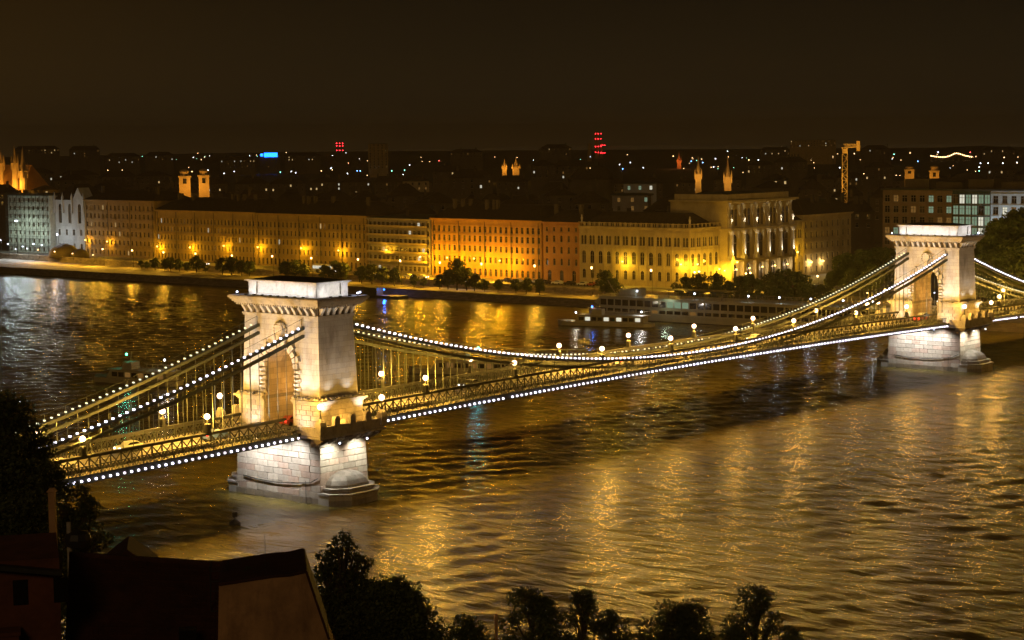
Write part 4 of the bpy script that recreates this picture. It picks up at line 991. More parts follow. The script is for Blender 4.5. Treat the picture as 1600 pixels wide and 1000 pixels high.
PT = [tree_meshes(50+i, 15.0, 6.2, 'round', 46, .40, .28, 'leafw', 60) for i in range(3)]
SEGN = [(135, 'the tall brown block'), (246, 'the long tan block'), (402, 'the paired-window tan block'), (576, 'the modern balcony block'), (675, 'the orange block'), (849, 'the narrow reddish house'), (906, 'the academy river wing'), (1077, 'the academy south front')]
def segname(px):
    nm = 'the tents'
    for a, n_ in SEGN:
        if px >= a: nm = n_
    return nm
cnt = {}
def ordn(key):
    cnt[key] = cnt.get(key, 0)+1; return nth(cnt[key])
# (px of trunk, size)
qtrees = [(222, .6), (231, .55), (243, .85), (258, .8), (267, .95), (281, .85), (293, .7), (307, 1.1), (321, .7), (348, 1.1), (362, 1.2), (378, 1.0), (390, 1.0), (446, 1.1), (462, 1.2), (476, 1.0), (505, 1.0), (522, 1.3), (537, 1.2), (565, 1.05), (581, 1.2), (597, 1.1), (616, 1.1), (647, .75), (662, .55), (687, .85), (700, 1.1), (714, 1.75), (729, 1.3), (741, 1.0), (757, .7), (778, .7), (806, .8), (822, .9), (843, .9), (945, 1.45), (958, 1.1)]
for i, (px, s_) in enumerate(qtrees):
    p = hit(px, 440, 0, 196); X = xw(p.y)-4.5-random.uniform(0, 2); p = hit(px, 440, 0, X); k = segname(px)
    tree(QT[i % 4], (X, p.y, 2.3), random.uniform(0, 6.28), s_, f'{ordn("qt"+k)} small quay tree from the upstream end in front of {k}', 'young trees on the lower quay', 'quay_tree')
qt2 = [(1068, 1.3), (1090, 1.5), (1119, 1.55), (1136, 1.2), (1158, 1.5), (1176, 1.6), (1204, 1.7), (1226, 1.9), (1244, 1.8), (1262, 1.2), (1284, 1.2), (1296, 1.1)]
for i, (px, s_) in enumerate(qt2):
    X = 195+random.uniform(-1, 2); p = hit(px, 470, 0, X)
    tree(QT[(i+1) % 4], (X, p.y, 2.3), random.uniform(0, 6.28), s_, f'{nth(i+1)} leafy tree from the bow end on the quay behind the river cruise ship', 'trees behind the cruise ship', 'quay_tree')
# park trees round the far bridgehead
for i, (px, py, X, s_) in enumerate(((1318, 398, 245, .95), (1345, 392, 250, 1.05), (1372, 388, 262, 1.05), (1390, 390, 250, 1.0), (1330, 420, 232, .6), (1362, 415, 228, .7), (1300, 425, 240, .5))):
    p = hit(px, py, 0, X); tree(PT[i % 3], (X, p.y, 4), i*1.3, (p.z-4)/15.0, f'{nth(i+1)} dark park tree between the cream corner block and the far tower', 'park trees left of the far tower', 'park_tree')
for i, (px, py, X) in enumerate(((1545, 368, 215), (1572, 345, 222), (1596, 335, 230), (1620, 340, 226), (1558, 392, 206), (1586, 380, 210), (1610, 372, 205), (1532, 372, 232))):
    p = hit(px, py, 0, X); t = tree(PT[(i+1) % 3], (X, p.y, 4), i*.9, (p.z-4)/15.0, f'{nth(i+1)} large tree in the lit grove behind the far tower', 'grove right of the far tower', 'park_tree')

# ------------------------------------------------------------------ quay street lamps
def make_street(gl, col, watts, h=6.0, arm=.0, RIV=2.6):
    t = thing('street_lamp', '', 'street lamp')
    part('post', MB().lathe([(.16, 0), (.14, .8), (.07, .9), (.055, h)], 0, 0, 8).bar((0, 0, h), (-arm-.001, 0, h+.15), .06), M['irond'], t)
    part('lamp_head', MB().box(-arm-.3, -arm+.3, -.16, .16, h+.12, h+.26), M['irond'], t)
    link('lamp_glass', MB().ball((-arm, 0, h-.12), .30, 10, 6).mesh('lamp_glass', M[gl], True), t)
    plight(t, (-arm, 0, h-.12), watts, col, .28)
    plight(t, (-arm-.1, 0, h-.15), watts*RIV, col, .28, 'SPOT', (-arm-6, 0, h-3.2), 150, .5); return freeze(t)
SL = make_street('globes', (1, .50, .03), 560, 6.0, .6); SW = make_street('globew', (.80, .88, 1), 300, 6.0, .6, .6)
fs_ = {}
def street(proto, px, py, X, label, group, zb=4.1):
    p = hit(px, py, 0, X); s_ = max(.5, (p.z-zb)/5.9)
    if proto.name not in fs_: fs_[proto.name] = 1; o = proto; o.location = (X, p.y, zb)
    else: o = clone(proto, (X, p.y, zb))
    o.scale = (1, 1, s_); tag(o, label, None, group)
G_ = 'sodium street lamps along the far promenade'
for px, py in ((162, 389), (208, 391), (257, 394), (307, 396), (364, 399), (427, 400), (488, 403), (561, 405), (627, 407), (689, 410), (754, 412), (837, 415), (926, 418), (1019, 422)):
    q = hit(px, py, 0, 205); X = xw(q.y)-1.3; k = segname(px)
    street(SL, px, py, X, f'{ordn("sl"+k)} orange street lamp on the quay in front of {k}', G_, 2.3)
for i, (px, py, X) in enumerate(((1087, 425, 214), (1094, 424, 216), (1167, 427, 228), (1174, 426, 229), (1279, 431, 215))):
    street(SL, px, py, X, f'{nth(i+1)} orange street lamp before the academy south front', G_)
for i, (px, py, X, pr) in enumerate(((115, 396, 214, SL), (87, 393, 216, SL), (61, 390, 217, SL), (147, 400, 212, SL), (54, 381, 224, SW), (91, 366, 226, SW), (67, 383, 225, SW), (44, 388, 218, SW), (37, 385, 226, SW), (14, 381, 224, SW), (2, 375, 228, SW), (26, 389, 220, SW))):
    street(pr, px, py, X, f'{nth(i+1)} lamp of the cluster lighting the event tents and scaffolded block', 'lamps around the event site')
for i, (px, py, X) in enumerate(((736, 421, 203), (1467, 486, 190))):
    street(SW, px, py, X, ('single white lamp by the big quay tree before the orange block', 'white lamp on the far quay seen beside the far tower')[i], 'white quay lamps')
for i, (px, py) in enumerate(((1421, 438), (1384, 452), (1357, 480))):
    street(SL, px, py, 205, f'{nth(i+1)} orange street lamp on the far quay under the far bridge span', G_)

for i in range(13):      # the quay row runs on downstream of the bridge
    y = -14-21*i; o = clone(SL, (198.7, y, 2.3)); o.scale = (1, 1, 1.25); tag(o, f'{nth(i+1)} orange street lamp downstream of the far bridgehead on the quay', None, G_)
# ------------------------------------------------------------------ cars and bus
def carpaint(n_, c): return mat(n_, c, .3, .08, 2, spec=.6)
PAINT = [carpaint('silver car paint', (.45, .45, .45)), carpaint('black car paint', (.02, .02, .022)), carpaint('white car paint', (.65, .65, .62)), carpaint('dark red car paint', (.25, .03, .02)), carpaint('blue car paint', (.04, .07, .2))]
PN = ['silver', 'black', 'white', 'dark red', 'blue']
M['tyre'] = mat('tyre rubber', (.02, .02, .02), .8); M['hl'] = emit('head lamp', (.95, .95, 1), 9); M['tl'] = emit('tail lamp', (1, .03, .02), 6)
BODY = [(-2.1, .35), (2.1, .35), (2.15, .75), (1.9, .92), (.95, 1.0), (.45, 1.42), (-.95, 1.45), (-1.65, 1.02), (-2.1, .95)]
wheelm = MB().tube([(0, -.11, 0), (0, .11, 0)], [.32, .32], 12).mesh('wheel', M['tyre'])
CARM = []
for k in range(5):
    b = MB().prism([(x, z) for x, z in BODY], lambda u, v, tt: (u, tt*(1 if v < 1.0 else .86), v), -.85, .85); CARM.append(b.mesh('body', PAINT[k]))
wdm = MB().prism([(.80, 1.05), (.42, 1.36), (-.88, 1.39), (-1.42, 1.05)], lambda u, v, tt: (u, tt, v), -.79, .79).mesh('window_band', M['glass'])
hlm = MB().box(2.08, 2.17, -.16, .16, .62, .78).mesh('headlight', M['hl']); tlm = MB().box(-2.14, -2.07, -.17, .17, .70, .88).mesh('tail_light', M['tl'])
def car(loc, rotz, k, label, group, lights=True):
    t = thing('car', label, 'car', loc, rotz, group)
    link('body', CARM[k], t); link('window_band', wdm, t)
    for x in (-1.3, 1.3):
        for y in (-.78, .78): link('wheel', wheelm, t, (x, y, .32))
    if lights:
        for y in (-.58, .58): link('headlight', hlm, t, (0, y, 0)); link('tail_light', tlm, t, (0, y, 0))
    return t
for i, (x, y, dr, k, lb) in enumerate(((-147, -1.5, 0, 0, 'silver car with its lamps on, nearest the near bank on the bridge'), (-133, 1.5, 180, 2, 'white car heading for the near bank on the bridge'), (-119.5, -1.5, 0, 4, 'blue car about to enter the near tower arch'), (-104, -1.5, 0, 3, 'dark red car with red tail lamps inside the near arch'),
        (-60, 1.5, 180, 1, 'black car just past the near tower on the main span'), (-20, -1.5, 0, 0, 'silver car at mid span of the bridge'), (28, 1.5, 180, 2, 'white car on the far half of the main span'), (92, -1.5, 0, 3, 'dark red car entering the far tower arch'), (98, 1.5, 180, 2, 'white car leaving the far tower arch'))):
    car((x, y, hroad(x)+.005), R(dr), k, lb, 'cars crossing the bridge')
prk = [(838, 0), (852, 1), (871, 2), (890, 1), (911, 0), (925, 3), (792, 1), (808, 2), (824, 0)]
for i, (px, k) in enumerate(prk):
    p = hit(px, 440, 0, 214.5); car((214.5, p.y, 4.02), R(90), k, f'{nth(i+1)} of the cars parked along the reddish house, {PN[k]}', 'cars parked on the promenade', False)
mv = [(632, 2, 'near the modern block'), (655, 0, 'just past the modern block'), (702, 0, 'before the orange block'), (570, 2, 'before the paired-window tan block'), (330, 1, 'before the long tan block'), (285, 0, 'by the long tan block centre')]
for i, (px, k, w_) in enumerate(mv):
    p = hit(px, 432, 0, 209); X = (xw(p.y)+xf(p.y))/2-3; car((X, p.y, 4.02), R(-90), k, f'{PN[k]} car with lamps on driving the promenade {w_}', 'cars driving the promenade')
for i in range(8):
    px = 1190+i*9; p = hit(px, 442, 0, 232+i); car((232+i*1.5, p.y-3, 4.02), R(20), (i*2) % 5, f'{nth(i+1)} {PN[(i*2) % 5]} car in the car park before the academy columns', 'cars parked before the academy', False)
p = hit(488, 418, 0, 209); X = (xw(p.y)+xf(p.y))/2-2
t = thing('bus', 'pale bus with lit windows passing the paired-window tan block', 'bus', (X, p.y, 4.02), R(-90))
part('body', MB().prism([(-6, .35), (6, .35), (6.05, 1.6), (5.85, 3.0), (5.6, 3.15), (-5.9, 3.15), (-6, 3.0)], lambda u, v, tt: (u, tt, v), -1.25, 1.25), PAINT[2], t)
for x in np.arange(-5.2, 5.3, 1.5): part('window', MB().box(x-.62, x+.62, -1.27, 1.27, 1.5, 2.6), M['w_white'], t)
for x in (-3.6, 3.9):
    for y in (-1.1, 1.1): link('wheel', wheelm, t, (x, y, .45)).scale = (1.4, 1.4, 1.4)
for y in (-.8, .8): link('headlight', hlm, t, (3.95, y, .1))

# ------------------------------------------------------------------ ships
M['hull'] = mat('white ship paint', (.19, .18, .14), .45, .12, .4, dirt=(.3, .25, .18), dscale=.2); M['hulld'] = mat('dark hull', (.03, .028, .03), .5, .2)
def hull(L_, B_, z0, z1, mt, sheer=.0):
    st = []; n_ = 14
    for i in range(n_+1):
        x = -L_/2+L_*i/n_; e = abs(x)/(L_/2); wv = B_/2*(1-max(0, (e-.86)/.14)**2*(.95 if x > 0 else .45)); wv = max(.15, wv)
        st.append((x, wv, sheer*max(0, (x/(L_/2)))**3))
    mb_ = MB(); vs = []
    for x, wv, s_ in st: vs += [(x, -wv*.93, z0), (x, wv*.93, z0), (x, wv, z1+s_), (x, -wv, z1+s_)]
    fs2 = []
    for k in range(n_):
        a, b_ = 4*k, 4*k+4
        for i in range(4): fs2.append((a+i, a+(i+1) % 4, b_+(i+1) % 4, b_+i))
    fs2 += [(3, 2, 1, 0), tuple(len(vs)-4+i for i in range(4))]; return mb_._add(vs, fs2)
L_ = 104; cs_ = thing('cruise_ship', 'long white river cruise ship with two window rows moored at the far quay', 'ship', (163.5, 96, 0), R(90+2.5))
part('hull', hull(L_, 11, -1, 2.1, M['hull'], .5), M['hull'], cs_); part('boot_stripe', hull(L_+.1, 11.1, -1.0, .25, M['hulld']), M['hulld'], cs_)
part('lower_deckhouse', MB().box(-48, 46, -5.2, 5.2, 2.0, 3.6), M['hull'], cs_)
part('superstructure', MB().prism([(-47, 3.6), (44, 3.6), (46.5, 5.0), (44.5, 6.6), (-47, 6.6)], lambda u, v, tt: (u, tt, v), -5.05, 5.05), M['hull'], cs_)
part('sun_deck', MB().box(-48, 47.5, -5.5, 5.5, 6.61, 6.85), M['hull'], cs_)
wbig = MB().box(-1.05, 1.05, -.06, .02, 0, 1.75).mesh('window', M['glass']); wbl = MB().box(-1.05, 1.05, -.06, .02, 0, 1.75).mesh('window', M['w_green'])
wsm = MB().box(-1.0, 1.0, -.06, .02, 0, .95).mesh('window', M['glass']); wsl = MB().box(-1.0, 1.0, -.06, .02, 0, .95).mesh('window', M['w_dim'])
for i in range(35):
    x = -46+2.62*i
    for s_ in (1,):
        lit = x > 14 and 0 < (x-14) < 8
        link('window', wbl if (lit or i in (23,)) else wbig, cs_, (x, 5.07, 4.25), (0, 0, R(180))); link('window', wsl if i in (22, 27) else wsm, cs_, (x, 5.22, 2.4), (0, 0, R(180)))
rl = MB()
for s_ in (-1, 1):
    rl.bar((-47, s_*5.3, 7.95), (46.5, s_*5.3, 7.95), .07)
    rl.bar((-47, s_*5.3, 7.4), (46.5, s_*5.3, 7.4), .04)
    for x in np.arange(-47, 47, 1.9): rl.bar((x, s_*5.3, 6.85), (x, s_*5.3, 7.95), .06)
part('railing', rl, M['frame'], cs_)
part('wheelhouse', MB().prism([(33, 6.86), (39.5, 6.86), (38.6, 9.0), (33, 9.0)], lambda u, v, tt: (u, tt, v), -2.6, 2.6), M['hull'], cs_)
part('mast', MB().bar((42, 0, 6.8), (45, 0, 11.2), .22).bar((43.6, -.8, 9.4), (43.6, .8, 9.4), .12), M['hull'], cs_)
part('awning', MB().box(2, 22, -3.6, 3.6, 9.2, 9.35).bar((3, -3.4, 6.85), (3, -3.4, 9.2), .1).bar((21, -3.4, 6.85), (21, -3.4, 9.2), .1).bar((3, 3.4, 6.85), (3, 3.4, 9.2), .1).bar((21, 3.4, 6.85), (21, 3.4, 9.2), .1), M['hulld'], cs_)
dl = MB().tube([(0, 0, 0), (0, 0, 1.6)], [.05, .04], 5).mesh('deck_lamp', M['irond']); dg = MB().ball((0, 0, 1.75), .26, 8, 6).mesh('lamp_glass', M['globew'], True)
for x in (32, -6, -16, -26, -36, -45, 12):
    o = link('deck_lamp', dl, cs_, (x, 3.6, 6.85)); link('lamp_glass', dg, o); plight(cs_, (x, 3.6, 8.6), 40, (.75, .9, .9), .2)
plight(cs_, (20, 7.0, 6.0), 60, (.75, 1, .7), .3)
# gangway pontoon behind the ship
tag(part('landing_pontoon', MB().box(172, 182.5, 70, 120, -.6, 1.1).box(174, 181, 88, 96, 1.1, 3.6).bar((182, 92, 1.2), (188, 92, 2.6), 1.4, .2), M['hulld']), 'dark landing pontoon between the cruise ship and the quay', 'pontoon')
def boat(label, p, rotz, L2, lamps, hue='w_white', sc=1.0):
    t = thing('excursion_boat', label, 'boat', (p.x, p.y, 0), rotz, 'excursion boats on the river')
    part('hull', hull(L2, 5.6, -.6, 1.25, M['hull'], .5), M['hull'], t); part('boot_stripe', hull(L2+.06, 5.66, -.6, .28, M['hulld']), M['hulld'], t)
    part('cabin', MB().prism([(-L2*.42, 1.2), (L2*.30, 1.2), (L2*.25, 3.2), (-L2*.42, 3.2)], lambda u, v, tt: (u, tt, v), -2.3, 2.3), M['hull'], t)
    part('cabin_roof', MB().box(-L2*.44, L2*.27, -2.6, 2.6, 3.21, 3.38), M['hull'], t)
    wl = MB().box(-.75, .75, -.05, .02, 0, 1.05)
    a, b_ = wl.mesh('window', M['glass']), wl.mesh('window', M[hue]); nW = int(L2*.66/1.9)
    for i in range(nW):
        x = -L2*.40+1.9*(i+.5)
        for s_ in (-1, 1): link('window', b_ if (i*7) % 5 < 2 else a, t, (x, s_*2.32, 1.75), (0, 0, 0 if s_ < 0 else R(180)))
    part('wheelhouse', MB().prism([(L2*.02, 3.39), (L2*.14, 3.39), (L2*.12, 5.0), (L2*.02, 5.0)], lambda u, v, tt: (u, tt, v), -1.4, 1.4), M['hull'], t)
    rl2 = MB()
    for s_ in (-1, 1):
        rl2.bar((-L2*.43, s_*2.5, 4.3), (0, s_*2.5, 4.3), .06)
        for x in np.arange(-L2*.43, .1, 1.6): rl2.bar((x, s_*2.5, 3.38), (x, s_*2.5, 4.3), .05)
    part('railing', rl2, M['frame'], t); part('mast', MB().bar((L2*.08, 0, 5), (L2*.06, 0, 7.2), .1), M['irond'], t)
    for (x, z, g, col, wt) in lamps:
        part('navigation_lamp', MB().ball((x, 0, z), .24, 8, 6), M[g], t); plight(t, (x, 0, z), wt, col, .2)
    return t
M['globec'] = globe_mat('teal lamp glass', (.05, .8, .6), 8)
boat('white excursion boat sailing just off the moored cruise ship bow', Vector((138, 124, 0)), R(107), 29, ((4, 5.6, 'globeb', (.1, .3, 1), 25), (-11, 4.4, 'globew', (1, .9, .8), 160), (9, 3.8, 'globew', (1, .85, .6), 160)))
p = hit(215, 600, 2, 0); boat('small boat upstream of the near side span, behind the chains', p, R(100), 24, ((3, 6.6, 'globec', (.1, 1, .7), 60), (-8, 5.8, 'globew', (1, .95, .9), 50)), 'w_dim')
p = hit(735, 585, 2, 0); boat('dim boat passing upstream of the main span by the near tower', p, R(112), 30, ((-2, 6.2, 'globec', (.1, .9, 1), 50),), 'w_dim')
# blue-lit pontoon by the far quay
p = hit(592, 466, 2, 0); t = thing('mooring_pontoon', 'low mooring pontoon with a single blue lamp at the far quay', 'pontoon', (178, p.y, 0), R(90))
part('float', MB().box(-9, 9, -2.4, 2.4, -.5, .9), M['hulld'], t); part('hut', MB().box(2, 8, -1.6, 1.6, .9, 3.2).box(1.8, 8.2, -1.8, 1.8, 3.2, 3.35), M['iron'], t)
part('post', MB().tube([(0, 0, .9), (0, 0, 2.6)], [.06, .05], 6), M['irond'], t); part('lamp_glass', MB().ball((0, 0, 2.8), .32, 8, 6), M['globeb'], t); plight(t, (0, 0, 2.8), 160, (.02, .18, 1), .3)
# buoy
p = hit(367, 820, 2, 0); t = thing('buoy', 'dark river buoy with topmark in the glint below the near pier', 'buoy', (p.x, p.y, 0))
part('float', MB().lathe([(.5, -.4), (.85, 0), (.85, .35), (.55, .6), (.18, .8)], 0, 0, 10), M['hulld'], t); part('topmark', MB().tube([(0, 0, .7), (0, 0, 1.2)], [.08, .08], 6).lathe([(.05, 1.1), (.42, 1.15), (.42, 1.75), (.05, 1.85)], 0, 0, 8), M['hulld'], t)
# ------------------------------------------------------------------ city behind the waterfront
GR = 'dark city blocks behind the waterfront'
rb = random.Random(21)
def block(px, dist, w_, d_, H, label, roofh=4, mt='p_dark', rm=None, litp=.05, nf=3, group=GR, rot=None, chim=2, lits=('w_warm', 'w_dim', 'w_white')):
    p = at_dist(px, 300, dist); rz = math.atan2(p.y-CAM.y, p.x-CAM.x)-math.pi/2 if rot is None else rot
    t = thing('city_block', label, 'building', (p.x, p.y, 4), rz, group)
    o = Vector((-w_/2, 0, 0)); fl = []; z = max(0, H-nf*3.6)
    if z > 0: fl.append((0, z, 0, 0, 0, 0, ''))
    for k in range(nf): fl.append((z+k*(H-z)/nf, z+(k+1)*(H-z)/nf, max(2, int(w_/4.5)), 1.3, 1.9, False, ''))
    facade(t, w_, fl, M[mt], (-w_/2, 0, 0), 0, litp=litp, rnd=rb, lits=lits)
    part('rear_wall', MB().quad((-w_/2, 0, 0), (-w_/2, 0, H), (-w_/2, d_, H), (-w_/2, d_, 0)).quad((w_/2, 0, 0), (w_/2, d_, 0), (w_/2, d_, H), (w_/2, 0, H)).quad((-w_/2, d_, 0), (-w_/2, d_, H), (w_/2, d_, H), (w_/2, d_, 0)), M[mt], t)
    hip(t, -w_/2, w_/2, 0, d_, H, roofh, rm, chim=chim, rnd=rb, flat=rb.choice((.3, .4, .48)))
    return t
seen = {}
def bl_label(px, tier):
    k = segname(px); k = 'the scaffolded block' if px < 135 else ('the cream corner block' if 1255 <= px < 1385 else ('the hotel' if px >= 1385 else k))
    key = (k, tier); seen[key] = seen.get(key, 0)+1
    return f'{nth(seen[key])} dark roofed block in the {("nearest", "second", "third", "fourth", "farthest")[tier]} row behind {k}'
def fdist(px):
    q = facepoint(max(100, min(px, 1075))); return math.hypot(q.x-CAM.x, q.y-CAM.y)
for tier, (doff, step, H0, H1) in enumerate(((55, 62, 15, 21), (190, 58, 16, 24), (470, 54, 17, 26), (950, 52, 18, 28), (2100, 60, 20, 42))):
    px = 150+tier*17 if tier < 2 else 60
    while px < 1640:
        dist = fdist(px)+doff+(100 if px > 1100 else 0)
        LMK = any(abs(px-l_) < 34 for l_ in (423, 528, 592, 650, 788, 806, 932, 988, 1061, 1091, 1137, 1270, 1320, 1421, 1460, 1500, 288, 318))
        if not (tier == 4 and LMK) and not (tier == 0 and (1050 < px < 1270 or px > 1370)) and not (tier == 1 and px > 1400):
            w_ = rb.uniform(.7, 1.15)*step*dist/FPX; extra = 60 if px > 1100 and tier == 0 else 0
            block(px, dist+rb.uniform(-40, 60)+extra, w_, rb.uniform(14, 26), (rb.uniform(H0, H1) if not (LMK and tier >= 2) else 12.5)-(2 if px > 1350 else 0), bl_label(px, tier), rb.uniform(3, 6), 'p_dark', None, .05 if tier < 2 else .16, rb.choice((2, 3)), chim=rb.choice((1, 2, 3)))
        px += step*rb.uniform(.8, 1.25)
for i, (px, dd) in enumerate(((3, 40), (30, 130), (70, 110), (108, 150), (135, 90), (-15, 60))):
    q = hit(px, 310, 0, 262+dd); block(px, math.hypot(q.x-CAM.x, q.y-CAM.y), 17, 18, q.z-4-(1 if i else -3), f'{nth(i+1)} dark roofed block behind the scaffolded block and gothic front', 4, 'p_dark', None, .03, 2)
# glassy office roofs behind the academy wing
block(988, 830, 17, 20, 25.5, 'squat glass office with a dim green lit storey behind the academy wing', .6, 'p_grey', M['roofg'], .75, 2, None, lits=('w_green', 'w_dim', 'w_dim'), chim=0)
block(1000, 905, 15, 20, 28.5, 'white-lit glass roof pavilion above the green office', 1, 'p_white', M['roofg'], .8, 1, None, lits=('w_white', 'w_green'), chim=0)
block(592, 2600, 26, 20, 44, 'lone slab tower block on the skyline', .5, 'p_tan', M['roofg'], .05, 9, None, chim=0)
block(423, 3000, 30, 20, 27, 'dark office tower carrying the glowing blue sign', .5, 'p_dark', M['roofg'], .1, 5, None, chim=0)
block(1270, 3300, 75, 30, 40, 'long hospital slab on the far hill skyline', .5, 'p_tan', M['roofg'], .12, 3, None, chim=0)
block(650, 1500, 20, 14, 18, 'pale flat-roofed block lit on its front', .5, 'p_cream', M['roofg'], .2, 2, None, chim=0)
p = at_dist(423, 242, 2999); t = thing('rooftop_sign', 'bright blue illuminated sign on the dark office tower', 'sign', (p.x, p.y, 31.5), math.atan2(p.y-CAM.y, p.x-CAM.x)-math.pi/2)
zc = p.z-31.5; M['blue'] = emit('blue sign light', (.01, .15, 1), 8, False)
part('sign_panel', MB().box(-10, 10, -.4, .4, zc-3.2, zc+3.2), M['blue'], t); part('sign_emblem', MB().lathe([(.2, zc-2.4), (2.4, zc-1.2), (2.4, zc+1.2), (.2, zc+2.4)], -13.5, 0, 8), M['blue'], t)
part('sign_frame', MB().bar((-8, .5, -.5), (-8, .5, zc), .5).bar((8, .5, -.5), (8, .5, zc), .5), M['irond'], t)
# spires, church towers
def spire_thing(name, label, px, py_top, py_base, dist, w_, mt, style='spire', watts=0, col=(1, .45, .05), group=None):
    a = at_dist(px, py_top, dist); b_ = at_dist(px, py_base, dist); zt_ = a.z-4; zb_ = max(2, b_.z-4)
    t = thing(name, label, 'church' if 'church' in name else 'spire', (a.x, a.y, 4), math.atan2(a.y-CAM.y, a.x-CAM.x)-math.pi/2, group)
    if style == 'spire':
        part('tower', MB().frustum(0, 0, 0, zb_+(zt_-zb_)*.22, w_/2, w_/2, w_/2*.9, w_/2*.9), mt, t)
        part('steeple', MB().lathe([(w_*.55, zb_+(zt_-zb_)*.22), (w_*.33, zb_+(zt_-zb_)*.36), (w_*.36, zb_+(zt_-zb_)*.40), (w_*.16, zb_+(zt_-zb_)*.66), (.05, zt_)], 0, 0, 8), mt, t)
        for sx2 in (-1, 1):
            part('pinnacle', MB().lathe([(w_*.12, zb_), (w_*.12, zb_+(zt_-zb_)*.28), (.02, zb_+(zt_-zb_)*.5)], sx2*w_*.5, -w_*.5, 6), mt, t)
    else:
        h = zt_-zb_
        part('tower', MB().box(-w_/2, w_/2, -w_/2, w_/2, 0, zb_+h*.55).box(-w_*.58, w_*.58, -w_*.58, w_*.58, zb_+h*.55, zb_+h*.62), mt, t)
        part('belfry', MB().lathe([(w_*.42, zb_+h*.62), (w_*.42, zb_+h*.82), (w_*.5, zb_+h*.85), (w_*.36, zb_+h*.93), (.1, zt_)], 0, 0, 8), mt, t)
        part('opening', MB().box(-w_*.16, w_*.16, -w_/2-.02, -w_/2+.1, zb_+h*.18, zb_+h*.48), M['glass'], t)
    if watts:
        watts *= .13
        for sx2 in (-1, 1): plight(t, (sx2*w_*1.1, -w_*1.8, zb_+(zt_-zb_)*.05), watts, col, .5)
    return t
spire_thing('church_tower', 'left of two squat orange-lit church towers', 288, 264, 292, 1000, 5.6, M['gold'], 'tower', 3800, group='twin orange church towers')
spire_thing('church_tower', 'right of two squat orange-lit church towers', 318, 263, 291, 1000, 5.2, M['gold'], 'tower', 3800, group='twin orange church towers')
spire_thing('church_tower', 'small orange-lit square tower right of the crane', 1421, 259, 274, 1300, 6, M['gold'], 'tower', 3000)
spire_thing('church_tower', 'orange-lit bell tower above the hotel roof', 1460, 258, 280, 1300, 6, M['gold'], 'tower', 3500)
spire_thing('church_spire', 'bright thin orange spire left of the green glow', 788, 248, 264, 2200, 5, M['gold'], 'spire', 7000)
spire_thing('church_spire', 'golden pyramid spire next to the thin orange one', 806, 247, 264, 2200, 8, M['gold'], 'spire', 7000)
spire_thing('church_spire', 'distant reddish spire on the horizon', 1061, 237, 254, 3000, 6, M['p_brick'], 'spire', 9000, (1, .3, .08))
spire_thing('church_spire', 'golden slender spire behind the academy, nearer the river wing', 1091, 244, 280, 1400, 4.5, M['gold'], 'spire', 5200, (1, .5, .08))
spire_thing('church_spire', 'golden ornate spire behind the academy pavilion', 1137, 244, 286, 1350, 5, M['gold'], 'spire', 5200, (1, .5, .08))
# dome and pyramid roof silhouettes
p = at_dist(936, 282, 1150); t = thing('domed_hall', 'dark dome rising behind the green-glow roofs', 'building', (p.x, p.y, 4)); r_ = 8.5
part('drum', MB().lathe([(r_, 0), (r_, p.z-4), (r_*1.05, p.z-3.4)], 0, 0, 16), M['p_dark'], t); part('dome', MB().lathe([(r_*math.cos(a), p.z-3.4+r_*.95*math.sin(a)) for a in np.linspace(0, 1.5, 8)]+[(.2, p.z+7)], 0, 0, 16), M['roof'], t, smooth=True)
p = at_dist(909, 280, 1120); t = thing('tower_house', 'dark house with steep pyramid roof left of the dome', 'building', (p.x, p.y, 4), R(45)); part('wall', MB().box(-7, 7, -7, 7, 0, p.z-4), M['p_dark'], t); part('roof', MB().frustum(0, 0, p.z-4, p.z+3.5, 7.6, 7.6, .4, .4), M['roof'], t)
# chimneys / masts with red lamps
M['red'] = emit('red obstruction lamp', (1, .02, .03), 16, False)
def mast(label, px, pt, pb, dist, reds, name='radio_mast', wd=3, lat=True):
    a = at_dist(px, pt, dist); b_ = at_dist(px, pb, dist); t = thing(name, label, 'mast' if lat else 'chimney', (a.x, a.y, 4), 0); H = a.z-4
    if lat:
        mb_ = MB()
        for sx2, sy2 in ((-1, -1), (1, -1), (1, 1), (-1, 1)): mb_.bar((sx2*wd, sy2*wd, 0), (sx2*wd*.3, sy2*wd*.3, H), .5)
        for k in range(12):
            z0, z1 = H*k/12, H*(k+1)/12; w0, w1 = wd*(1-.7*k/12), wd*(1-.7*(k+1)/12)
            mb_.bar((-w0, -w0, z0), (w1, -w1, z1), .35); mb_.bar((-w0, w0, z0), (-w1, -w1, z1), .35)
        part('lattice', mb_, M['irond'], t)
    else: part('stack', MB().lathe([(wd, 0), (wd*.7, H*.97), (wd*.8, H*.98), (wd*.8, H)], 0, 0, 12), M['p_tan'], t)
    for py in reds:
        z = at_dist(px, py, dist).z-4
        for sx2 in (-1, 0, 1): part('red_lamp', MB().ball((sx2*wd*.9, -sx2*wd*.9-wd, z), 1.0, 7, 5), M['red'], t)
mast('radio tower topped with red lamps left of the slab tower block', 528, 222, 262, 4200, (224, 228, 235), wd=5)
mast('tall power station stack with four red lamps', 932, 207, 262, 4500, (209, 217, 229, 238), 'chimney', 5, False)
mast('lower stack with red lamps right of the tallest one', 940, 224, 262, 4500, (227, 239), 'chimney', 3.5, False)
mast('grey stack without lamps left of the tallest one', 921, 224, 266, 4000, (), 'chimney', 5, False)
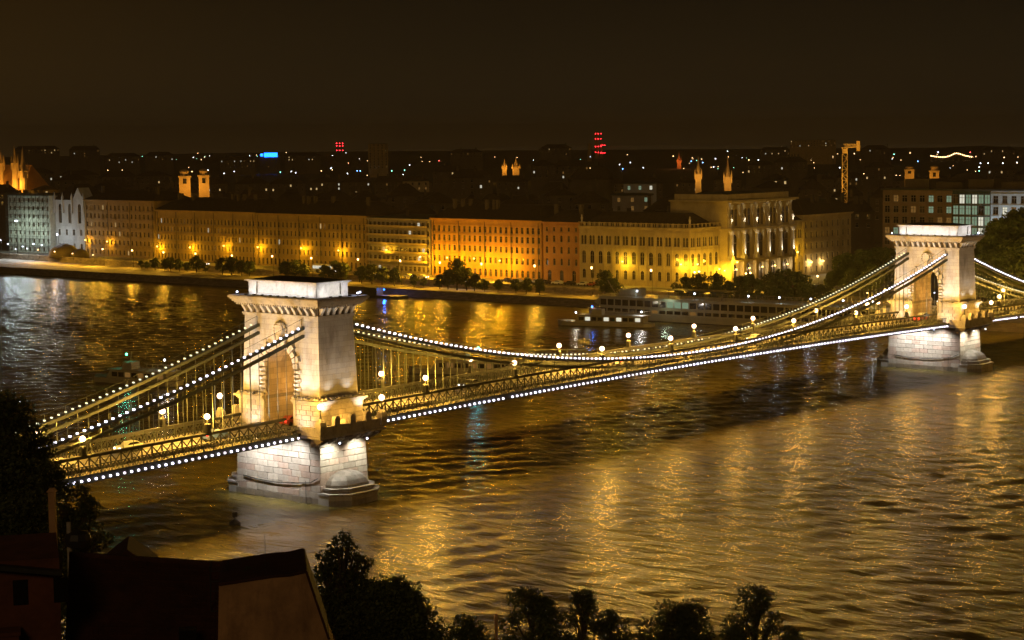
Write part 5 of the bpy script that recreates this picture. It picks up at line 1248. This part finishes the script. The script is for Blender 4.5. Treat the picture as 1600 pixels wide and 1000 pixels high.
# cranes
def crane(label, px, pt, pb, dist, jib, lit):
    a = at_dist(px, pt, dist); t = thing('tower_crane', label, 'crane', (a.x, a.y, 4), math.atan2(a.y-CAM.y, a.x-CAM.x)-math.pi/2); H = a.z-4; mt = M['gold'] if lit else M['irond']; wd = 1.1
    mb_ = MB()
    for sx2, sy2 in ((-1, -1), (1, -1), (1, 1), (-1, 1)): mb_.bar((sx2*wd, sy2*wd, 0), (sx2*wd, sy2*wd, H), .3)
    for k in range(18):
        z0, z1 = H*k/18, H*(k+1)/18; s_ = 1 if k % 2 else -1; mb_.bar((-s_*wd, -wd, z0), (s_*wd, -wd, z1), .22).bar((-wd, -wd, z1), (wd, -wd, z1), .2)
    part('mast', mb_, mt, t)
    j = MB(); x1 = jib*dist/FPX
    j.bar((-x1*.25, 0, H), (x1, 0, H+.4), .35).bar((-x1*.1, 0, H+1.6), (x1*.95, 0, H+1.6), .25)
    for k in range(8): j.bar((x1*k/8, 0, H), (x1*(k+.5)/8, 0, H+1.6), .18).bar((x1*(k+.5)/8, 0, H+1.6), (x1*(k+1)/8, 0, H), .18)
    part('jib', j, mt, t); part('counterweight', MB().box(x1*.8, x1*1.05, -1.2, 1.2, H-1.5, H+3), mt, t); part('cab', MB().box(-1, 1, -1.8, -.9, H-2.4, H-.3), mt, t)
    if lit: plight(t, (-3, -7, H*.65), 900, (1, .5, .06), .5); plight(t, (3, -8, H+1), 700, (1, .5, .06), .5)
crane('orange-lit tower crane above the cream corner block', 1320, 231, 290, 900, 22, True)
crane('thin unlit crane on the skyline left of the stacks', 843, 233, 275, 2600, 14, False)
# far lamps: each a lamp post in a street beyond
FM = [globe_mat('far orange lamp', (1, .6, .25), 4.5), globe_mat('far white lamp', (.9, .92, 1), 4.2), globe_mat('far green lamp', (.3, 1, .65), 3.6), globe_mat('far blue lamp', (.15, .4, 1), 6), globe_mat('far red lamp', (1, .1, .08), 5)]
FN = ['orange', 'white', 'green', 'blue', 'red']
far = [(107, 272, 1), (132, 288, 0), (122, 273, 1), (175, 271, 1), (206, 273, 1), (228, 270, 1), (350, 271, 1), (366, 268, 1), (398, 262, 3), (438, 269, 2), (455, 268, 1), (462, 270, 1), (492, 262, 0), (502, 267, 0), (517, 263, 1), (543, 271, 1), (558, 267, 3), (563, 267, 3), (612, 267, 2), (632, 266, 2), (686, 251, 4), (694, 260, 1), (703, 259, 1), (730, 254, 0), (704, 250, 1), (860, 272, 2), (868, 258, 1), (886, 262, 1), (968, 257, 1), (973, 264, 3), (985, 254, 1), (1052, 244, 0), (1080, 252, 3), (1098, 254, 3), (1115, 261, 1), (1174, 260, 1), (1170, 250, 0), (1185, 250, 1), (1118, 248, 1), (1335, 240, 0), (1350, 241, 0), (1365, 239, 4), (1372, 240, 4), (1397, 241, 2), (1422, 239, 0), (1434, 252, 3), (1466, 238, 1), (1516, 238, 4), (1530, 261, 1), (1532, 255, 1), (1544, 255, 1), (1567, 255, 1), (1589, 254, 1), (1569, 246, 0), (1582, 239, 1), (1530, 267, 2), (1312, 262, 1), (1205, 246, 1), (1215, 258, 0), (1245, 255, 1), (1005, 262, 1), (640, 258, 1), (325, 266, 1), (300, 268, 0)]
FIX = {(a_, b_) for a_, b_, _ in far}; rf2 = random.Random(77)
for _ in range(130): far.append((rf2.uniform(150, 1600), min(274, 244+rf2.expovariate(1/11))-(8 if rf2.random() < .3 else 0), rf2.choice((0, 0, 0, 0, 1, 1, 0, 2))))
far.sort()
fgm = {}
for k in range(5): fgm[k] = MB().ball((0, 0, 0), 1, 8, 6).mesh('lamp_glass', FM[k], True)
fpm = MB().tube([(0, 0, 0), (0, 0, 1)], [.22, .14], 6).mesh('post', M['irond'])
fl_cnt = {}
for px, py, k in far:
    z = 13 if py > 246 else 20
    p = hit(px, py, 2, z); d = (p-CAM).length
    if d > 5200 or d < 0: p = at_dist(px, py, 5200); d = 5200
    z = p.z; fl_cnt[k] = fl_cnt.get(k, 0)+1
    t = thing('distant_lamp', f'{nth(fl_cnt[k])} tiny {FN[k]} lamp counted from the upstream end of the skyline', 'lamp', (p.x, p.y, 4), 0, 'distant lamps on the skyline')
    o = link('post', fpm, t); o.scale = (1, 1, max(1, z-4)); g = link('lamp_glass', fgm[k], t, (0, 0, z-4)); s_ = (.75 if (px, py) in FIX else rf2.uniform(.35, .6))*d/FPX; g.scale = (s_, s_, s_)
# lit viaduct
a = at_dist(1455, 244, 3600); b_ = at_dist(1518, 246, 3600); t = thing('lit_viaduct', 'string of orange lamps on a humped viaduct at the horizon', 'bridge', (a.x, a.y, 4)); vm = MB(); n_ = 22
pts = []
for i in range(n_+1):
    f_ = i/n_; px = 1455+63*f_; py = 243.5+1.5*math.sin(f_*6)-4.2*math.exp(-((f_-.62)/.16)**2)+2.0*f_; pts.append(at_dist(px, py, 3600))
for i in range(n_): vm.bar(pts[i]-Vector((0, 0, 4)), pts[i+1]-Vector((0, 0, 4)), 9, 1.6)
for i in range(0, n_+1, 3): vm.bar((pts[i].x, pts[i].y, 3), pts[i]-Vector((0, 0, 4)), 3)
part('viaduct_deck', vm, M['p_tan'], t, world=True)
for q in pts: link('lamp_glass', fgm[0], t, q, world=True).scale = (1.1, 1.1, 1.1)

# ------------------------------------------------------------------ near bank: trees, rooftops
def fg_tree(label, px, py, dist, wpx, shape, seed, per, size, clumps, base=5.0, name='bank_tree'):
    a = at_dist(px, py, dist); h = a.z-base; cr_ = wpx*dist/FPX/2
    cr_ *= 1.35 if shape != 'cone' else 1.5; ms = tree_meshes(seed, h, cr_, shape, per, size, .35 if shape != 'cone' else .45, 'leaf', clumps)
    return tree(ms, (a.x, a.y, base), seed*.7, 1.0, label, 'trees on the near bank', name)
fg_tree('tall lacy pointed tree beside the slanted plaster wall', 537, 832, 150, 165, 'cone', 61, 95, .16, 210)
fg_tree('dense round dark tree right of the pointed tree', 618, 900, 148, 140, 'round', 62, 130, .16, 110)
fg_tree('small bushy tree left of the thin post', 733, 957, 150, 78, 'round', 63, 130, .15, 60)
fg_tree('broad bushy tree right of the thin post', 830, 915, 150, 100, 'round', 64, 130, .15, 60)
fg_tree('twin-topped tree in the middle of the bottom edge', 908, 918, 152, 70, 'open', 65, 140, .15, 60)
fg_tree('low spreading tree right of the twin-topped one', 958, 948, 150, 80, 'round', 66, 130, .15, 50)
fg_tree('rounded dark tree standing alone near the bottom edge', 1058, 940, 150, 105, 'round', 67, 130, .15, 70)
fg_tree('sparse open tree with gaps, last tall one along the bottom edge', 1178, 912, 150, 95, 'open', 68, 130, .15, 70)
fg_tree('low bush at the end of the near bank row', 1228, 978, 150, 60, 'round', 69, 130, .15, 30)
fg_tree('tall dark tree at the very edge by the near chain', 8, 600, 165, 120, 'round', 70, 90, .17, 120)
fg_tree('broad tree below the near chain end with bulbs glinting through', 52, 668, 170, 110, 'open', 71, 110, .16, 130)
fg_tree('leafy tree under the lit footway rail, right of the pale post', 130, 752, 165, 78, 'open', 72, 120, .16, 110)
fg_tree('low dark tree filling the gap behind the red roof', 30, 760, 150, 130, 'round', 73, 90, .16, 90)
# view-facing rooftops
def faced(name, label, px, dist, cat='building'):
    p = at_dist(px, 900, dist); return thing(name, label, cat, (p.x, p.y, 5.0), math.atan2(p.y-CAM.y, p.x-CAM.x)-math.pi/2), p
def loc2(t_, px, py, dist, px0):
    a = at_dist(px, py, dist); q = PINV[t_.name] @ a; return q
M['oldwall'] = mat('old brown plaster', (.46, .27, .13), .9, .3, .35, .5, 3, dirt=(.08, .04, .022), dscale=.3); M['redroof'] = mat('old red roof tiles', (.055, .018, .012), .85, .4, .6, .6, 4)
t, p = faced('old_house', 'dark old house with long tiled roof at the bottom corner', 290, 118)
A0 = loc2(t, 108, 868, 122, 0); A1 = loc2(t, 352, 884, 122, 0); E0 = loc2(t, 100, 1040, 112, 0); E1 = loc2(t, 350, 1040, 112, 0)
rf = MB(); 
part('roof', MB()._add([A0, A1, E1, E0, A0+Vector((0, 10, -5)), A1+Vector((0, 10, -5))], [(0, 3, 2, 1), (0, 1, 5, 4)]), M['redroof'], t)
rows_n = 15; cols_n = 34
tm = MB().prism([(-.5, 0), (.5, 0), (.42, .09), (-.42, .09)], lambda u, v, tt: (u*.92, tt, v), -.5, .5)
dx = (A1-A0)/cols_n
tile = MB()
for r_ in range(rows_n):
    for c in range(cols_n):
        f0, f1 = r_/rows_n, (r_+1.12)/rows_n; u0, u1 = (c+.06)/cols_n, (c+.94)/cols_n
        P_ = lambda u, f_: A0.lerp(A1, u).lerp(E0.lerp(E1, u), f_)
        up_ = Vector((0, -.02, .10)); a, b, c_, d_ = P_(u0, f0)+up_*.3, P_(u1, f0)+up_*.3, P_(u1, f1)+up_, P_(u0, f1)+up_
        tile._add([a, b, c_, d_, P_(u0, f1), P_(u1, f1)], [(0, 3, 2, 1), (3, 4, 5, 2)])
o = part('roof_tiles', tile, M['redroof'], t); o['kind'] = 'stuff'
part('wall', MB().box(min(A0.x, E0.x), max(A1.x, E1.x), E0.y+.3, A0.y+8, 0, E0.z), M['oldwall'], t)
part('ridge', MB().bar(A0+Vector((0, 0, .1)), A1+Vector((0, 0, .1)), .35, .25), M['redroof'], t)
g0 = loc2(t, 200, 856, 124, 0); b = MB().prism([(-1.8, -1.2), (1.8, -1.2), (0, .2)], lambda u, v, tt: (g0.x+u, g0.y+tt, g0.z+v), -1.5, 3); part('dormer_gable', b, M['redroof'], t)
lad = MB(); q = loc2(t, 328, 888, 117, 0)
for dx_ in (0, 1.0): lad.tube([(q.x+dx_, q.y, q.z-3.4), (q.x+dx_, q.y, q.z+.1), (q.x+dx_+.1, q.y+.6, q.z+.35), (q.x+dx_+.1, q.y+1.0, q.z-.4)], [.04]*4, 5)
for k in range(6): lad.bar((q.x, q.y, q.z-3.2+.6*k), (q.x+1, q.y, q.z-3.2+.6*k), .05)
part('roof_ladder', lad, M['irond'], t)
q = loc2(t, 293, 985, 113, 0); part('skylight', MB().box(q.x-.5, q.x+.5, q.y-.4, q.y+.5, q.z-.5, q.z+.1), M['glass'], t)
# slanted firewall
t, p = faced('firewall', 'brown plaster gable wall with a slanted edge between roof and trees', 420, 114, 'wall')
pl = [loc2(t, *c, 114, 0) for c in ((340, 1040), (529, 1040), (514, 1000), (478, 893), (452, 899), (425, 901), (342, 914))]
b = MB().prism([(q.x, q.z) for q in pl], lambda u, v, tt: (u, pl[0].y+tt, v), 0, 6.0); part('wall', b, M['oldwall'], t)
part('wall_base', MB().box(pl[0].x, pl[1].x, pl[0].y, pl[0].y+6, 0, pl[0].z), M['oldwall'], t)
cp = MB()
for a, b2 in zip(pl[2:-1], pl[3:]): cp.bar((a.x, pl[0].y+3, a.z+.06), (b2.x, pl[0].y+3, b2.z+.06), 6.3, .14)
part('coping', cp, M['redroof'], t)
q = loc2(t, 415, 900, 116, 0); q2 = loc2(t, 414.5, 832, 116, 0)
an = thing('antenna_mast', 'thin antenna mast on the old house roof edge', 'antenna', t.matrix_basis @ Vector((q.x, q.y, q.z-.1)), t.rotation_euler.z)
part('rod', MB().tube([(0, 0, 0), (0, 0, q2.z-q.z)], [.03, .02], 5).bar((0, 0, .3), (.25, 0, -.2), .03), M['irond'], an)
for i, (px, py) in enumerate(((385, 893), (398, 897), (450, 893))):
    q = at_dist(px, py+8, 116.5); ms = np.random.default_rng(80+i); cs2 = [(ms.normal(0, .22), ms.normal(0, .2), .2+.35*k/6) for k in range(7)]
    v_, f_ = leaves_np(cs2, [.16]*7, 500, .07, ms); w_ = thing('roof_weed', f'{nth(i+1)} weed tuft growing on the old roof edge', 'plant', q, 0, 'weeds on the roof edge')
    link('leaves', np_mesh('leaves', v_, f_, M['leaf'], False), w_); part('stem', MB().tube([(0, 0, -.1), (.05, 0, .35)], [.02, .01], 4), M['bark'], w_)
# lower red roof at far left
t, p = faced('red_roofed_house', 'low red-roofed house front at the bottom corner edge', 40, 112)
a0, a1 = loc2(t, -40, 852, 116, 0), loc2(t, 98, 862, 116, 0); e0, e1 = loc2(t, -40, 880, 111, 0), loc2(t, 96, 892, 111, 0)
part('roof', MB()._add([a0, a1, e1, e0, a0+Vector((0, 6, -3)), a1+Vector((0, 6, -3))], [(0, 3, 2, 1), (0, 1, 5, 4)]), M['redroof'], t)
M['darkredwall'] = mat('dark red plaster', (.13, .045, .025), .9, .4, .5, .5, 3)  # plain dark red tone for the low house wall and chimney
part('wall', MB().box(e0.x+.2, e1.x-.1, e0.y+.5, e0.y+8, 0, e0.z-.1), M['darkredwall'], t)
part('eaves', MB().bar(e0+Vector((0, 0, -.12)), e1+Vector((0, 0, -.12)), .5, .25), M['irond'], t)
for k in range(2):
    x = e0.x+2.4+2.2*k; part('window', MB().box(x-.4, x+.4, e0.y+.42, e0.y+.52, e0.z-2.6, e0.z-1.2), M['glass'], t)
for k in range(5):
    x = e0.x+1.6+.9*k; pts_ = [(x, e0.z-.9), (x+.6, e0.z-.9), (x+.3, e0.z-.45)]
c0 = loc2(t, 12, 990, 110.5, 0); part('chimney', MB().box(c0.x-.6, c0.x+.6, c0.y-.6, c0.y+.6, c0.z-4, c0.z).box(c0.x-.7, c0.x+.7, c0.y-.7, c0.y+.7, c0.z, c0.z+.2), M['darkredwall'], t)
# pale post with signal box and thin post on the near quay
p = at_dist(84, 855, 138); p2 = at_dist(84, 768, 138); t = thing('stone_post', 'pale square post standing below the near bridge end', 'post', (p.x, p.y, 4.6), R(40)); H = p2.z-4.6
part('shaft', MB().frustum(0, 0, 0, H, .27, .27, .22, .22), M['oldwall'], t); part('cap', MB().frustum(0, 0, H, H+.25, .32, .32, .15, .15), M['oldwall'], t)
p = at_dist(108, 843, 136); t = thing('signal_box', 'dark rounded signal lantern on a short pole by the pale post', 'signal', (p.x, p.y, 5), 0); H = p.z-5
part('pole', MB().tube([(0, 0, 0), (0, 0, H+1.2)], [.2, .16], 8), M['trim'], t); part('housing', MB().lathe([(.3, H-.7), (.8, H-.45), (.95, H), (.8, H+.4), (.3, H+.6)], .5, -.3, 10), M['hulld'], t)
p = at_dist(775, 968, 148); t = thing('thin_post', 'thin rusty post between the small trees at the bottom edge', 'post', (p.x, p.y, 5), 0)
part('rod', MB().tube([(0, 0, 0), (0, 0, p.z-5)], [.14, .12], 6), M['oldwall'], t); part('cap', MB().lathe([(.2, p.z-5), (.14, p.z-4.7), (.03, p.z-4.5)], 0, 0, 6), M['oldwall'], t)

# ------------------------------------------------------------------ night haze over the whole valley
hz = bpy.data.materials.new('night haze'); hz.use_nodes = True; ht2 = hz.node_tree; ht2.nodes.clear()
ho = ht2.nodes.new('ShaderNodeOutputMaterial'); pv = ht2.nodes.new('ShaderNodeVolumePrincipled')
pv.inputs['Color'].default_value = (.42, .36, .28, 1); pv.inputs['Density'].default_value = HAZE; pv.inputs['Anisotropy'].default_value = .2
ht2.links.new(pv.outputs[0], ho.inputs['Volume'])
tag(part('haze', MB().box(-1000, 11000, -6100, 9100, -5, 140), hz), 'thin night haze over the river and the city', kind='stuff')
